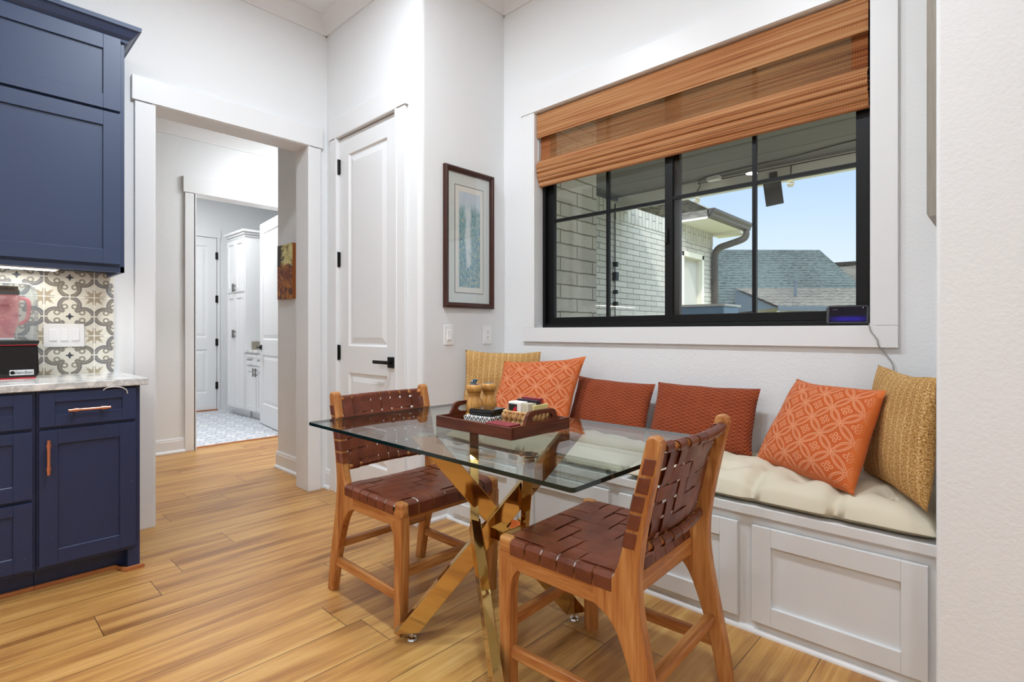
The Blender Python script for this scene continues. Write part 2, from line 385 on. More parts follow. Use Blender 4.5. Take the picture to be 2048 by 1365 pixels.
# ------------------------------------------------------------------ mesh helpers
class MB:
    def __init__(s): s.v, s.f, s.mi, s.uv = [], [], [], None
    def add(s, vs, fs, mi=0):
        b = len(s.v); s.v += [Vector(p) for p in vs]
        s.f += [tuple(b + i for i in f) for f in fs]; s.mi += [mi]*len(fs); return s
    def box(s, x0, y0, z0, x1, y1, z1, mi=0):
        vs = [(x, y, z) for z in (z0, z1) for y in (y0, y1) for x in (x0, x1)]
        return s.add(vs, [(0, 2, 3, 1), (4, 5, 7, 6), (0, 1, 5, 4), (2, 6, 7, 3), (0, 4, 6, 2), (1, 3, 7, 5)], mi)
    def lbox(s, F, u0, v0, n0, u1, v1, n1, mi=0):
        O, U, V, N = F
        vs = [O + U*u + V*v + N*n for n in (n0, n1) for v in (v0, v1) for u in (u0, u1)]
        return s.add(vs, [(0, 2, 3, 1), (4, 5, 7, 6), (0, 1, 5, 4), (2, 6, 7, 3), (0, 4, 6, 2), (1, 3, 7, 5)], mi)
    def bar(s, p0, p1, w, t, lvl0=False, lvl1=False, up=(0, 0, 1), mi=0):
        """square bar; w lies in the plane of the bar and up, t across it; ends cut level on request"""
        p0, p1 = Vector(p0), Vector(p1); a = (p1 - p0).normalized()
        sd = a.cross(Vector(up))
        sd = sd.normalized() if sd.length > 1e-5 else Vector((1, 0, 0)); n = sd.cross(a)
        vs = []
        for p, lv in ((p0, lvl0), (p1, lvl1)):
            for i, j in ((-1, -1), (1, -1), (1, 1), (-1, 1)):
                o = sd*(i*t/2) + n*(j*w/2)
                if lv: o = o - a*(o.z/a.z)
                vs.append(p + o)
        return s.add(vs, [(3, 2, 1, 0), (4, 5, 6, 7), (0, 1, 5, 4), (1, 2, 6, 5), (2, 3, 7, 6), (3, 0, 4, 7)], mi)
    def prism(s, poly, plane, a, b, mi=0):
        def P(q, r): return {'xy': (q[0], q[1], r), 'xz': (q[0], r, q[1]), 'yz': (r, q[0], q[1])}[plane]
        n = len(poly); vs = [P(q, a) for q in poly] + [P(q, b) for q in poly]
        fs = [tuple(range(n)), tuple(range(2*n - 1, n - 1, -1))] + [(i, n + i, n + (i+1) % n, (i+1) % n) for i in range(n)]
        return s.add(vs, fs, mi)
    def tube(s, pts, r, seg=8, mi=0, caps=True):
        pts = [Vector(p) for p in pts]; n = len(pts); rs = r if isinstance(r, (list, tuple)) else [r]*n
        rings = []; ref = None
        for i, p in enumerate(pts):
            a = (pts[min(i+1, n-1)] - pts[max(i-1, 0)]).normalized()
            if ref is None: ref = Vector((0, 0, 1)) if abs(a.z) < .9 else Vector((1, 0, 0))
            e1 = (ref - a*ref.dot(a)).normalized(); ref = e1; e2 = a.cross(e1)
            rings.append([p + (e1*math.cos(2*PI*k/seg) + e2*math.sin(2*PI*k/seg))*rs[i] for k in range(seg)])
        vs = [q for rg in rings for q in rg]
        fs = [(i*seg + k, i*seg + (k+1) % seg, (i+1)*seg + (k+1) % seg, (i+1)*seg + k) for i in range(n-1) for k in range(seg)]
        if caps: fs += [tuple(range(seg-1, -1, -1)), tuple((n-1)*seg + k for k in range(seg))]
        return s.add(vs, fs, mi)
    def lathe(s, prof, c, seg=24, mi=0, ax=None):
        c = Vector(c); vs = []
        for r, z in prof:
            for k in range(seg):
                a = 2*PI*k/seg; q = Vector((r*math.cos(a), r*math.sin(a), z))
                if ax is not None: q = ax @ q
                vs.append(c + q)
        n = len(prof)
        fs = [(i*seg + k, i*seg + (k+1) % seg, (i+1)*seg + (k+1) % seg, (i+1)*seg + k) for i in range(n-1) for k in range(seg)]
        fs += [tuple(range(seg-1, -1, -1)), tuple((n-1)*seg + k for k in range(seg))]
        return s.add(vs, fs, mi)
    def grid(s, nu, nv, fn, mi=0, uvs=False):
        b = len(s.v); s.v += [Vector(fn(i/nu, j/nv)) for j in range(nv+1) for i in range(nu+1)]
        w = nu + 1
        fs = [(b + j*w + i, b + j*w + i+1, b + (j+1)*w + i+1, b + (j+1)*w + i) for j in range(nv) for i in range(nu)]
        s.f += fs; s.mi += [mi]*len(fs)
        if uvs:
            if s.uv is None: s.uv = {}
            for j in range(nv+1):
                for i in range(nu+1): s.uv[b + j*w + i] = (i/nu, j/nv)
        return s
    def build(s, name, mats, parent=None, loc=None, bevel=0, smooth=None, seg=2, weld=False):
        if not isinstance(mats, (list, tuple)): mats = [mats]
        me = bpy.data.meshes.new(name)
        if loc is None:
            if parent is not None: loc = parent.get('_o', (0, 0, 0))
            else:
                xs, ys, zs = [[p[i] for p in s.v] for i in range(3)]
                loc = ((min(xs)+max(xs))/2, (min(ys)+max(ys))/2, min(zs))
        loc = Vector(loc)
        me.from_pydata([p - loc for p in s.v], [], s.f)
        for m in mats: me.materials.append(M[m])
        me.polygons.foreach_set('material_index', s.mi)
        if s.uv:
            lay = me.uv_layers.new(name='UVMap')
            for l in me.loops: lay.data[l.index].uv = s.uv.get(l.vertex_index, (0, 0))
        bm = bmesh.new(); bm.from_mesh(me)
        if weld: bmesh.ops.remove_doubles(bm, verts=bm.verts, dist=1e-5)
        bmesh.ops.recalc_face_normals(bm, faces=bm.faces); bm.to_mesh(me); bm.free()
        if smooth is not None:
            me.polygons.foreach_set('use_smooth', [True]*len(me.polygons))
            me.set_sharp_from_angle(angle=math.radians(smooth))
        o = bpy.data.objects.new(name, me); COL.objects.link(o)
        if parent is not None: o.parent = parent; o['_o'] = tuple(loc)
        else: o.location = loc; o['_o'] = tuple(loc)
        if bevel:
            md = o.modifiers.new('bevel', 'BEVEL'); md.width = bevel; md.segments = seg; md.limit_method = 'ANGLE'; md.angle_limit = math.radians(40)
            md.harden_normals = False
        return o

def tag(o, label, cat, group=None):
    o['label'] = label; o['category'] = cat
    if group: o['group'] = group
    return o
def thing(name, label, cat, loc=(0, 0, 0), group=None):
    o = bpy.data.objects.new(name, None); COL.objects.link(o); o.location = loc; o['_o'] = tuple(loc)
    o.empty_display_size = .1
    return tag(o, label, cat, group)
def sub(name, parent):
    """an empty part that carries sub-parts"""
    o = bpy.data.objects.new(name, None); COL.objects.link(o); o.parent = parent; o['_o'] = parent['_o']; return o
def struct(o): o['kind'] = 'structure'; return o
def copy_tree(o, parent=None):
    c = o.copy(); COL.objects.link(c)
    if parent is not None: c.parent = parent
    for ch in list(o.children): copy_tree(ch, c)
    return c

def frame(O, U, N): return (Vector(O), Vector(U), Vector((0, 0, 1)), Vector(N))
def shaker(mb, F, w, h, st=.06, th=.02, rec=.009, top=None):
    """flat frame round a sunk flat panel"""
    t = top or st
    mb.lbox(F, 0, 0, 0, st, h, th); mb.lbox(F, w-st, 0, 0, w, h, th)
    mb.lbox(F, st, 0, 0, w-st, st, th); mb.lbox(F, st, h-t, 0, w-st, h, th)
    mb.lbox(F, st-.004, st-.004, 0, w-st+.004, h-t+.004, th-rec)
def raised_door(mb, F, w, h, panels, st, th=.035):
    """moulded two-panel door slab, face at n = 0"""
    O, U, V, N = F
    vs = [0] + [q for p in panels for q in p] + [h]
    mb.lbox(F, 0, 0, -th, st, h, 0); mb.lbox(F, w-st, 0, -th, w, h, 0)
    for k in range(0, len(vs), 2): mb.lbox(F, st, vs[k], -th, w-st, vs[k+1], 0)
    for v0, v1 in panels:
        loops = [(0, 0), (.012, -.011), (.02, -.012), (.06, -.003)]
        P = []
        for ins, n in loops:
            P += [O + U*u + V*v + N*n for u, v in ((st+ins, v0+ins), (w-st-ins, v0+ins), (w-st-ins, v1-ins), (st+ins, v1-ins))]
        fs = [(4*k+i, 4*k+(i+1) % 4, 4*k+4+(i+1) % 4, 4*k+4+i) for k in range(3) for i in range(4)] + [(12, 13, 14, 15)]
        mb.add(P, fs)

def smoothline(pts, n=6, closed=False):
    """Catmull-Rom through 2-D or 3-D points"""
    P = [Vector(p) for p in pts]; out = []
    N = len(P)
    for i in range(N if closed else N-1):
        p0 = P[(i-1) % N] if closed else P[max(i-1, 0)]; p1 = P[i]; p2 = P[(i+1) % N]; p3 = P[(i+2) % N] if closed else P[min(i+2, N-1)]
        for k in range(n):
            t = k/n
            out.append(.5*((2*p1) + (p2-p0)*t + (2*p0-5*p1+4*p2-p3)*t*t + (3*p1-p0-3*p2+p3)*t*t*t))
    if not closed: out.append(P[-1])
    return out

def text(name, body, size, loc, rot, mat, parent=None, ext=.0006, xs=1., align='CENTER'):
    cu = bpy.data.curves.new(name, 'FONT'); cu.body = body; cu.size = size; cu.extrude = ext
    cu.align_x = align; cu.align_y = 'CENTER'
    t = bpy.data.objects.new(name + '_tmp', cu); COL.objects.link(t)
    dg = bpy.context.evaluated_depsgraph_get(); me = bpy.data.meshes.new_from_object(t.evaluated_get(dg))
    bpy.data.objects.remove(t)
    me.materials.clear(); me.materials.append(M[mat])
    R = Matrix.Translation(Vector(loc)) @ rot.to_matrix().to_4x4() @ Matrix.Diagonal((xs, 1, 1, 1))
    me.transform(Matrix.Translation(-Vector(parent['_o'])) @ R if parent else R)
    o = bpy.data.objects.new(name, me); COL.objects.link(o)
    if parent: o.parent = parent; o['_o'] = parent['_o']
    return o
from mathutils import Euler
FACE_X = Euler((PI/2, 0, PI/2))      # text on a wall that looks towards +x

# ------------------------------------------------------------------ camera
cam = bpy.data.cameras.new('camera'); co = bpy.data.objects.new('camera', cam); COL.objects.link(co); SC.camera = co
cam.sensor_width = 36; cam.lens = 36*1063/2048; cam.shift_y = -18.5/2048; cam.clip_start = .02; cam.clip_end = 300
co.location = (0, 0, 1.13); co.rotation_euler = (PI/2, 0, math.radians(43.28))

# ------------------------------------------------------------------ the room shell
XL = -3.635      # kitchen and doorway wall
YP = 1.893       # pantry wall, and the wall at the right of the nook
XP = -2.52       # wall with the picture
YW = 2.596       # window wall
XR = -.156       # right side of the nook
H = 3.37
mb = MB(); mb.box(-8.6, -3.7, -.06, 3.2, 3.9, 0); fl = struct(mb.build('floor', 'plank_floor'))
mb = MB(); mb.box(-8.4, .8, 0, -5.775, 3.8, .004); struct(mb.build('floor_laundry', 'laundry_tile'))
mb = MB(); mb.box(-3.79, -3.7, H, 3.2, 2.76, H+.1); struct(mb.build('ceiling', 'ceiling_paint'))
mb = MB(); mb.box(-8.6, -1.7, 3.06, -3.79, 3.9, 3.16); struct(mb.build('ceiling_hall', 'ceiling_paint'))

mb = MB()
mb.box(-3.79, -3.7, 0, XL, .808, H); mb.box(-3.79, 1.764, 0, XL, 2.03, H); mb.box(-3.79, .808, 2.462, XL, 1.764, H)
struct(mb.build('wall_left', 'wall_paint', weld=True))
mb = MB()
mb.box(-4.47, YP, 0, -3.478, 2.03, H); mb.box(-3.478, YP, 2.51, -2.725, 2.03, H)
struct(mb.build('wall_pantry', 'wall_paint'))
def corner(cx, cy, r, a0, a1, n=8): return [(cx + r*math.cos(math.radians(a0 + (a1-a0)*k/n)), cy + r*math.sin(math.radians(a0 + (a1-a0)*k/n))) for k in range(n+1)]
mb = MB()
mb.prism([(-2.725, YP)] + corner(XP-.035, YP+.035, .035, -90, 0) + [(XP, 2.74), (-2.66, 2.74), (-2.66, 2.03), (-2.725, 2.03)], 'xy', 0, H)
struct(mb.build('wall_picture', 'wall_paint', smooth=30))
mb = MB()
for a in ((-2.66, YW, 0, -2.253, 2.76, H), (-.403, YW, 0, .0, 2.76, H), (-2.253, YW, 0, -.403, 2.76, 1.136), (-2.253, YW, 2.553, -.403, 2.76, H)): mb.box(*a)
struct(mb.build('wall_back', 'wall_paint', weld=True))
mb = MB()
mb.prism([(3.1, YP), (3.1, 2.74), (XR, 2.74)] + corner(XR+.012, YP+.012, .012, 180, 270), 'xy', 0, H)
struct(mb.build('wall_right', 'wall_paint', smooth=30))
mb = MB(); mb.box(-3.79, -3.7, 0, 3.1, -3.55, H); struct(mb.build('wall_front', 'wall_paint'))
mb = MB(); mb.box(3.0, -3.55, 0, 3.15, YP, H); struct(mb.build('wall_far_right', 'wall_paint'))
# hall and laundry
mb = MB()
mb.box(-5.82, -1.6, 0, -5.70, 1.61, 3.06); mb.box(-5.82, 2.56, 0, -5.70, 3.8, 3.06); mb.box(-5.82, 1.61, 2.468, -5.70, 2.56, 3.06)
struct(mb.build('wall_hall', 'wall_paint', weld=True))
mb = MB(); mb.box(-8.55, -1.7, 0, -3.79, -1.6, 3.06); struct(mb.build('wall_hall_near', 'wall_paint'))
mb = MB(); mb.box(-8.55, 3.7, 0, -4.3, 3.85, 3.06); struct(mb.build('wall_hall_end', 'wall_paint'))
mb = MB(); mb.box(-4.57, 2.03, 0, -4.45, 3.7, 3.06); struct(mb.build('wall_pantry_side', 'wall_paint'))
mb = MB(); mb.box(-8.5, -1.6, 0, -8.36, 3.7, 3.06); struct(mb.build('wall_laundry', 'wall_paint'))

# crown mouldings
def crown(name, pts2, z0=3.275, zt=H, out=.1):
    """runs along a wall; pts2: ((x,y) start, (x,y) end, outward normal)"""
    (a, b, n) = pts2; a, b, n = Vector((*a, 0)), Vector((*b, 0)), Vector((*n, 0))
    prof = [(0, z0), (.013, z0), (.016, z0+.012), (.03, z0+.03), (.052, z0+.055), (out-.018, zt-.014), (out-.004, zt-.01), (out, zt-.002), (out, zt+.02), (-.02, zt+.02), (-.02, z0)]
    vs = [p + n*o + Vector((0, 0, z)) for p in (a, b) for o, z in prof]; k = len(prof)
    mb = MB(); mb.add(vs, [tuple(range(k)), tuple(range(2*k-1, k-1, -1))] + [(i, (i+1) % k, k+(i+1) % k, k+i) for i in range(k)])
    return struct(mb.build(name, 'trim_paint'))
crown('trim_1', ((XL, -3.5), (XL, YP), (1, 0))); crown('trim_2', ((XL, YP), (XP+.09, YP), (0, -1)))
crown('trim_3', ((XP, YP-.09), (XP, YW), (1, 0))); crown('trim_4', ((XP, YW), (XR, YW), (0, -1)))
crown('trim_5', ((XR-.1, YP), (3., YP), (0, -1))); crown('trim_6', ((-5.70, -1.6), (-5.70, 3.7), (1, 0)), 2.965, 3.06)
crown('trim_7', ((-4.45, YP+.001), (-3.79, YP+.001), (0, -1)), 2.965, 3.06); crown('trim_8', ((-3.79, -1.6), (-3.79, YP), (-1, 0)), 2.965, 3.06)

# cased opening to the hall: jambs, then flat casing with an overhanging header
mb = MB()
mb.box(-3.808, .808, 0, -3.617, .828, 2.442); mb.box(-3.808, 1.744, 0, -3.617, 1.764, 2.442); mb.box(-3.808, .808, 2.442, -3.617, 1.764, 2.462)
struct(mb.build('trim_9', 'trim_paint', bevel=.002))
mb = MB(); mb.box(XL-.001, .727, 0, -3.615, .82, 2.442); mb.box(XL-.001, 1.752, 0, -3.615, 1.838, 2.442); mb.box(XL-.001, .712, 2.447, -3.609, 1.853, 2.587)
struct(mb.build('trim_10', 'trim_paint', bevel=.002))
mb = MB(); mb.box(-3.81, .73, 0, -3.789, .82, 2.442); mb.box(-3.81, 1.752, 0, -3.789, 1.838, 2.442); mb.box(-3.816, .715, 2.447, -3.789, 1.85, 2.587)
struct(mb.build('trim_11', 'trim_paint', bevel=.002))
# hall to laundry opening
mb = MB(); mb.box(-5.84, 1.61, 0, -5.68, 1.63, 2.448); mb.box(-5.84, 2.54, 0, -5.68, 2.56, 2.448); mb.box(-5.84, 1.61, 2.448, -5.68, 2.56, 2.468)
mb.box(-5.701, 1.535, 0, -5.68, 1.622, 2.448); mb.box(-5.701, 2.548, 0, -5.68, 2.64, 2.448); mb.box(-5.701, 1.52, 2.452, -5.674, 2.655, 2.6)
struct(mb.build('trim_12', 'trim_paint', bevel=.002))
mb = MB(); mb.box(-5.80, 1.63, 0, -5.755, 2.54, .007); struct(mb.build('trim_13', 'shoe_wood', bevel=.002))

def baseboard(name, a, b, n, h=.135):
    a, b, n = Vector((*a, 0)), Vector((*b, 0)), Vector((*n, 0))
    prof = [(-.005, 0), (.03, 0), (.029, .012), (.022, .02), (.014, .023), (.014, h-.028), (.011, h-.02), (.011, h-.012), (.006, h), (-.005, h)]
    k = len(prof); vs = [p + n*o + Vector((0, 0, z)) for p in (a, b) for o, z in prof]
    mb = MB(); mb.add(vs, [tuple(range(k)), tuple(range(2*k-1, k-1, -1))] + [(i, (i+1) % k, k+(i+1) % k, k+i) for i in range(k)])
    return struct(mb.build(name, 'trim_paint'))
baseboard('baseboard_hall', (-5.70, -1.6), (-5.70, 1.535), (1, 0)); baseboard('baseboard_hall_end', (-4.48, YP), (-3.81, YP), (0, -1))
baseboard('baseboard_pantry', (XL, YP), (-3.555, YP), (0, -1)); baseboard('baseboard_corner', (-2.645, YP), (XP+.01, YP), (0, -1))
baseboard('baseboard_picture', (XP, YP-.012), (XP, 2.09), (1, 0)); baseboard('baseboard_right', (XR, YP), (3., YP), (0, -1))
baseboard('baseboard_left', (XL, .64), (XL, .727), (1, 0))

# ------------------------------------------------------------------ doors
def hinges(par, x, y, n, zs, w=.03):
    for z in zs:
        mb = MB(); nx, ny = n
        mb.box(x-w/2 if ny else x-.004, y-.004 if ny else y-w/2, z-.05, x+w/2 if ny else x+.004, y+.004 if ny else y+w/2, z+.05)
        mb.tube([(x+nx*.006, y+ny*.006, z-.053), (x+nx*.006, y+ny*.006, z+.053)], .0065, 8)
        mb.build('hinge', 'black_metal', par)
# pantry door in the nook wall
mb = MB()
mb.box(-3.478, 1.868, 0, -3.458, 2.02, 2.49); mb.box(-2.745, 1.868, 0, -2.725, 2.02, 2.49); mb.box(-3.478, 1.868, 2.49, -2.725, 2.02, 2.51)
mb.box(-3.55, 1.873, 0, -3.466, YP+.001, 2.49); mb.box(-2.737, 1.873, 0, -2.647, YP+.001, 2.49); mb.box(-3.563, 1.867, 2.493, -2.632, YP+.001, 2.632)
struct(mb.build('trim_14', 'trim_paint', bevel=.002))
mb = MB(); mb.box(-3.475, 1.99, 0, -2.73, 2.0, 2.5); struct(mb.build('trim_15', 'trim_paint'))
F = frame((-3.455, 1.897, .012), (1, 0, 0), (0, -1, 0))
mb = MB(); raised_door(mb, F, .707, 2.47, [(.24, .838), (1.02, 2.345)], .118)
d = struct(mb.build('door_1', 'door_paint'))
hinges(d, -3.458, 1.892, (0, -1), (.334, .986, 1.639, 2.29), .034)
h = MB(); h.box(-2.846, 1.885, .905, -2.782, 1.897, .972); h.tube([(-2.814, 1.886, .938), (-2.814, 1.85, .938)], .011, 12); h.box(-2.942, 1.838, .929, -2.803, 1.852, .95)
h.build('handle', 'black_metal', d, bevel=.0015)
# laundry: far door
F = frame((-8.33, 1.93, .02), (0, 1, 0), (1, 0, 0))
mb = MB(); raised_door(mb, F, .72, 2.45, [(.24, .86), (1.03, 2.33)], .12, .02); d = struct(mb.build('door_2', 'door_paint'))
hinges(d, -8.325, 2.652, (1, 0), (.36, .98, 1.6, 2.22), .034)
mb = MB(); mb.box(-8.36, 2.66, 0, -8.335, 2.70, 2.48); mb.box(-8.36, 1.8, 0, -8.335, 1.925, 2.48); mb.box(-8.36, 1.8, 2.48, -8.33, 2.71, 2.61); struct(mb.build('trim_16', 'trim_paint'))
mb = MB(); mb.box(-8.355, 1.92, 0, -8.30, 2.66, .018); struct(mb.build('trim_17', 'shoe_wood'))
# laundry: door leaf standing open
hx, hy = -5.845, 2.525; ex, ey = -6.735, 2.632
U = Vector((ex-hx, ey-hy, 0)).normalized(); N = Vector((U.y, -U.x, 0))
if N.y > 0: N = -N
F = (Vector((hx, hy, .015)), U, Vector((0, 0, 1)), N)
mb = MB(); raised_door(mb, F, .895, 2.43, [(.24, .84), (1.02, 2.31)], .12, .035); d = struct(mb.build('door_3', 'door_paint'))
h = MB(); q = F[0] + U*.835 + Vector((0, 0, .925)); Fh = (q, U, Vector((0, 0, 1)), N)
h.lbox(Fh, -.03, -.03, 0, .03, .03, .01); h.lbox(Fh, -.011, -.011, .01, .011, .011, .045); h.lbox(Fh, -.12, -.01, .045, .012, .011, .057)
h.lbox(Fh, .056, -.03, -.034, .064, .03, 0.)
h.build('handle', 'black_metal', d, bevel=.001)

# ------------------------------------------------------------------ kitchen
XF = -3.05                      # face frame of the base cabinets
mb = MB(); mb.box(XL, -2.2, .905, XL+.008, .631, 1.45); struct(mb.build('backsplash', 'cement_tile'))

def pull(par, p0, p1, stand):
    """round copper bar with two collars on short posts"""
    p0, p1, stand = Vector(p0), Vector(p1), Vector(stand)
    mb = MB(); a = (p1-p0).normalized(); L = (p1-p0).length
    mb.tube([p0, p1], .0068, 12)
    for t in (.17, .83):
        q = p0 + a*L*t; mb.tube([q - a*.009, q + a*.009], .0092, 12); mb.tube([q - stand, q], .0055, 10)
    return mb.build('handle', 'copper', par, smooth=40)

def base_unit(label, y0, y1, x=XF):
    return thing('base_cabinet', label, 'cabinet', (x, (y0+y1)/2, 0), 'navy base cabinets')
bc = base_unit('navy base cabinet at the run end with one copper-handled drawer over one door', .26, .633)
mb = MB(); mb.box(XL+.01, .26, .10, XF, .633, .875); mb.box(XL+.01, .26, .0, XF-.075, .615, .10); mb.box(XF-.085, .585, .0, XF, .633, .10)
mb.build('body', 'navy_paint_worn', bc, bevel=.0015)
F = frame((XF, .268, .718), (0, 1, 0), (1, 0, 0)); mb = MB(); shaker(mb, F, .345, .145, .052, .02, .009, .04)
dr = mb.build('drawer', 'navy_paint_worn', bc, bevel=.0012)
pull(dr, (XF+.045, .362, .785), (XF+.045, .512, .785), (.035, 0, 0))
mb = MB(); mb.box(XF+.0112, .322, .756, XF+.0125, .561, .7585); mb.build('worn_edge', 'chipped_edge', dr)
F = frame((XF, .268, .118), (0, 1, 0), (1, 0, 0)); mb = MB(); shaker(mb, F, .345, .585, .062, .02)
do = mb.build('door', 'navy_paint_worn', bc, bevel=.0012)
pull(do, (XF+.045, .297, .515), (XF+.045, .297, .665), (.035, 0, 0))
mb = MB(); mb.box(XF+.0112, .331, .1785, XF+.0125, .55, .1805); mb.build('worn_edge', 'chipped_edge', do)
mb = MB(); mb.box(XF-.075, .26, 0, XF-.058, .545, .018); mb.prism([(XF-.075, .545), (XF-.058, .545), (XF+.006, .585), (XF+.006, .565)], 'xy', 0, .018)
mb.prism([(XF, .585), (XF+.016, .575), (XF+.016, .65), (XF, .633)], 'xy', 0, .018); mb.build('shoe_molding', 'shoe_wood', bc, bevel=.003)

b2 = base_unit('navy base cabinet cut by the left picture edge, a stack of three drawers', -.2, .258)
mb = MB(); mb.box(XL+.01, -.2, .10, XF, .259, .875); mb.box(XL+.01, -.2, 0, XF-.075, .259, .10); mb.build('body', 'navy_paint_worn', b2, bevel=.0015)
for z0, h in ((.718, .145), (.418, .285), (.118, .285)):
    F = frame((XF, -.19, z0), (0, 1, 0), (1, 0, 0)); mb = MB(); shaker(mb, F, .437, h, .06, .02, .009, .045)
    dr = mb.build('drawer', 'navy_paint_worn', b2, bevel=.0012)
    pull(dr, (XF+.045, -.05, z0+h/2), (XF+.045, .1, z0+h/2), (.035, 0, 0))
    if h > .2:
        mb = MB(); mb.box(XF+.0112, -.128, z0+.0605, XF+.0125, .185, z0+.0625); mb.build('worn_edge', 'chipped_edge', dr)
mb = MB(); mb.box(XF-.075, -.2, 0, XF-.058, .26, .018); mb.build('shoe_molding', 'shoe_wood', b2, bevel=.003)
mb = MB(); mb.box(XL, -.9, .876, XF+.03, .662, .908)
tag(mb.build('countertop', 'marble', bevel=.004), 'white countertop with grey marble veins on the navy base cabinets', 'countertop')

# upper cabinet, two tiers of doors and a crown
XU = -3.29
uc = thing('upper_cabinet', 'tall navy wall cabinet with stacked shaker doors and crown on top', 'cabinet', (XU, .2, 1.43))
mb = MB(); mb.box(XL+.001, -.75, 1.455, XU, .617, 2.62); mb.box(XU-.02, -.75, 1.43, XU, .617, 1.46); mb.box(XL+.001, .599, 1.43, XU, .617, 1.46)
mb.build('body', 'navy_paint', uc, bevel=.0015)
for nm, z0, h in (('door', 1.468, .757), ('door', 2.238, .366)):
    F = frame((XU, .03, z0), (0, 1, 0), (1, 0, 0)); mb = MB(); shaker(mb, F, .568, h, .071, .02, .01); mb.build(nm, 'navy_paint', uc, bevel=.0012)
    F = frame((XU, -.545, z0), (0, 1, 0), (1, 0, 0)); mb = MB(); shaker(mb, F, .568, h, .071, .02, .01); mb.build(nm, 'navy_paint', uc, bevel=.0012)
prof = [(0, 2.595), (.012, 2.595), (.014, 2.608), (.03, 2.622), (.044, 2.642), (.05, 2.652), (.06, 2.655), (.062, 2.675), (0, 2.675)]
vs = []
for o, z in prof: vs += [(XU+o, -.75, z), (XU+o, .617+o, z), (XL+.001, .617+o, z)]
k = len(prof); fs = []
for i in range(k):
    j = (i+1) % k
    fs += [(3*i, 3*i+1, 3*j+1, 3*j), (3*i+1, 3*i+2, 3*j+2, 3*j+1)]
mb = MB(); mb.add(vs, fs); mb.add([(XL+.001, -.75, 2.67), (XU, -.75, 2.67), (XU, .617, 2.67), (XL+.001, .617, 2.67)], [(0, 1, 2, 3)]); mb.build('crown_molding', 'navy_paint', uc)
ul = thing('under_cabinet_light', 'slim lit strip lamp under the navy wall cabinet', 'lamp', (-3.42, .1, 1.43))
mb = MB(); mb.box(-3.47, -.45, 1.432, -3.39, .375, 1.4546); mb.build('housing', 'card_white', ul, bevel=.002)
mb = MB(); mb.box(-3.462, -.44, 1.4295, -3.398, .365, 1.4325); mb.build('diffuser', 'lamp_glow', ul)

# triple rocker switch on the tiles
sw = thing('light_switch', 'white triple rocker switch plate on the patterned tiles', 'switch', (XL+.008, .43, 1.09))
mb = MB(); mb.box(XL+.008, .337, 1.050, XL+.014, .503, 1.172); mb.build('plate', 'white_plastic', sw, bevel=.003)
for i in range(3):
    y = .42 + (i-1)*.046
    F = frame((XL+.012, y-.0165, 1.078), (0, 1, 0), (1, 0, 0)); mb = MB()
    mb.lbox(F, 0, 0, 0, .033, .066, .0035); mb.prism([(XL+.012, 1.082), (XL+.020, 1.084), (XL+.0165, 1.111), (XL+.0165, 1.14), (XL+.012, 1.14)], 'xz', y-.0145, y+.0145)
    mb.build('rocker', 'white_plastic', sw, bevel=.0008)

# countertop blender in its sound enclosure
bl = thing('countertop_blender', 'black countertop blender with a pink jar inside a clear sound enclosure', 'blender', (-3.51, .19, .908))
mb = MB()
y0, y1, xa, xb = .072, .302, -3.61, -3.405
mb.prism([(y0+.008, .914), (y1-.008, .914), (y1, .93), (y1-.004, 1.065), (y0+.004, 1.065), (y0, .93)], 'yz', xa, xb)
mb.build('base', 'gloss_black', bl, bevel=.006, seg=3)
mb = MB(); mb.box(xa+.01, y0+.012, .908, xb-.004, y1-.012, .916); mb.build('foot_ring', 'red_line', bl)
mb = MB(); mb.box(xa, y0+.006, 1.065, xb, y1-.003, 1.073, 0); mb.box(xa, y0+.002, 1.073, xb+.003, y1, 1.089, 0); mb.build('gasket', 'satin_black', bl, bevel=.003)
mb = MB(); mb.box(xa+.004, y0+.008, 1.0655, xb+.0012, y1-.006, 1.0685); mb.build('trim_line', 'red_line', bl)
def enc(t):
    a, b, c, d = y0+.006+t, y1-.004-t, xa+.006+t, xb-.002-t
    top = 1.362 - t
    return [(a, 1.089), (b, 1.089), (b+.002, 1.2), (b-.002, 1.32), (b-.012, top-.014), (b-.035, top), (a+.035, top), (a+.012, top-.014), (a+.002, 1.32)], c, d
for t in (0,):
    po, c, d = enc(t); mb = MB(); mb.prism(po, 'yz', c, d); mb.build('enclosure', 'clear_plastic', bl, bevel=.008, seg=3)
mb = MB(); jp = [(.05, 1.10), (.056, 1.13), (.066, 1.17), (.068, 1.24), (.07, 1.29), (.07, 1.305)]
vs = []
for r, z in jp:
    for k in range(4):
        vs.append((-3.505 + (r if k in (1, 2) else -r), .165 + (r if k > 1 else -r), z))
mb.add(vs, [(4*i+k, 4*i+(k+1) % 4, 4*i+4+(k+1) % 4, 4*i+4+k) for i in range(5) for k in range(4)] + [(0, 1, 2, 3), (20, 21, 22, 23)])
mb.tube(smoothline([(-3.47, .23, 1.29), (-3.462, .262, 1.285), (-3.46, .27, 1.25), (-3.465, .262, 1.19), (-3.47, .235, 1.165)], 5), .009, 8)
mb.build('jar', 'red_plastic', bl, bevel=.01, seg=3)
mb = MB(); mb.box(-3.575, .095, 1.305, -3.435, .235, 1.33); mb.lathe([(.035, 1.33), (.035, 1.345), (.02, 1.35)], (-3.505, .165, 0), 20); mb.build('jar_lid', 'satin_black', bl, bevel=.004)
mb = MB(); mb.box(-3.56, .11, 1.089, -3.45, .22, 1.10); mb.build('jar_base', 'pale_metal', bl, bevel=.003)
mb = MB(); mb.box(xb-.001, .198, .925, xb+.0016, .283, .950); lb = mb.build('base_label', 'label_silver', bl, bevel=.001)
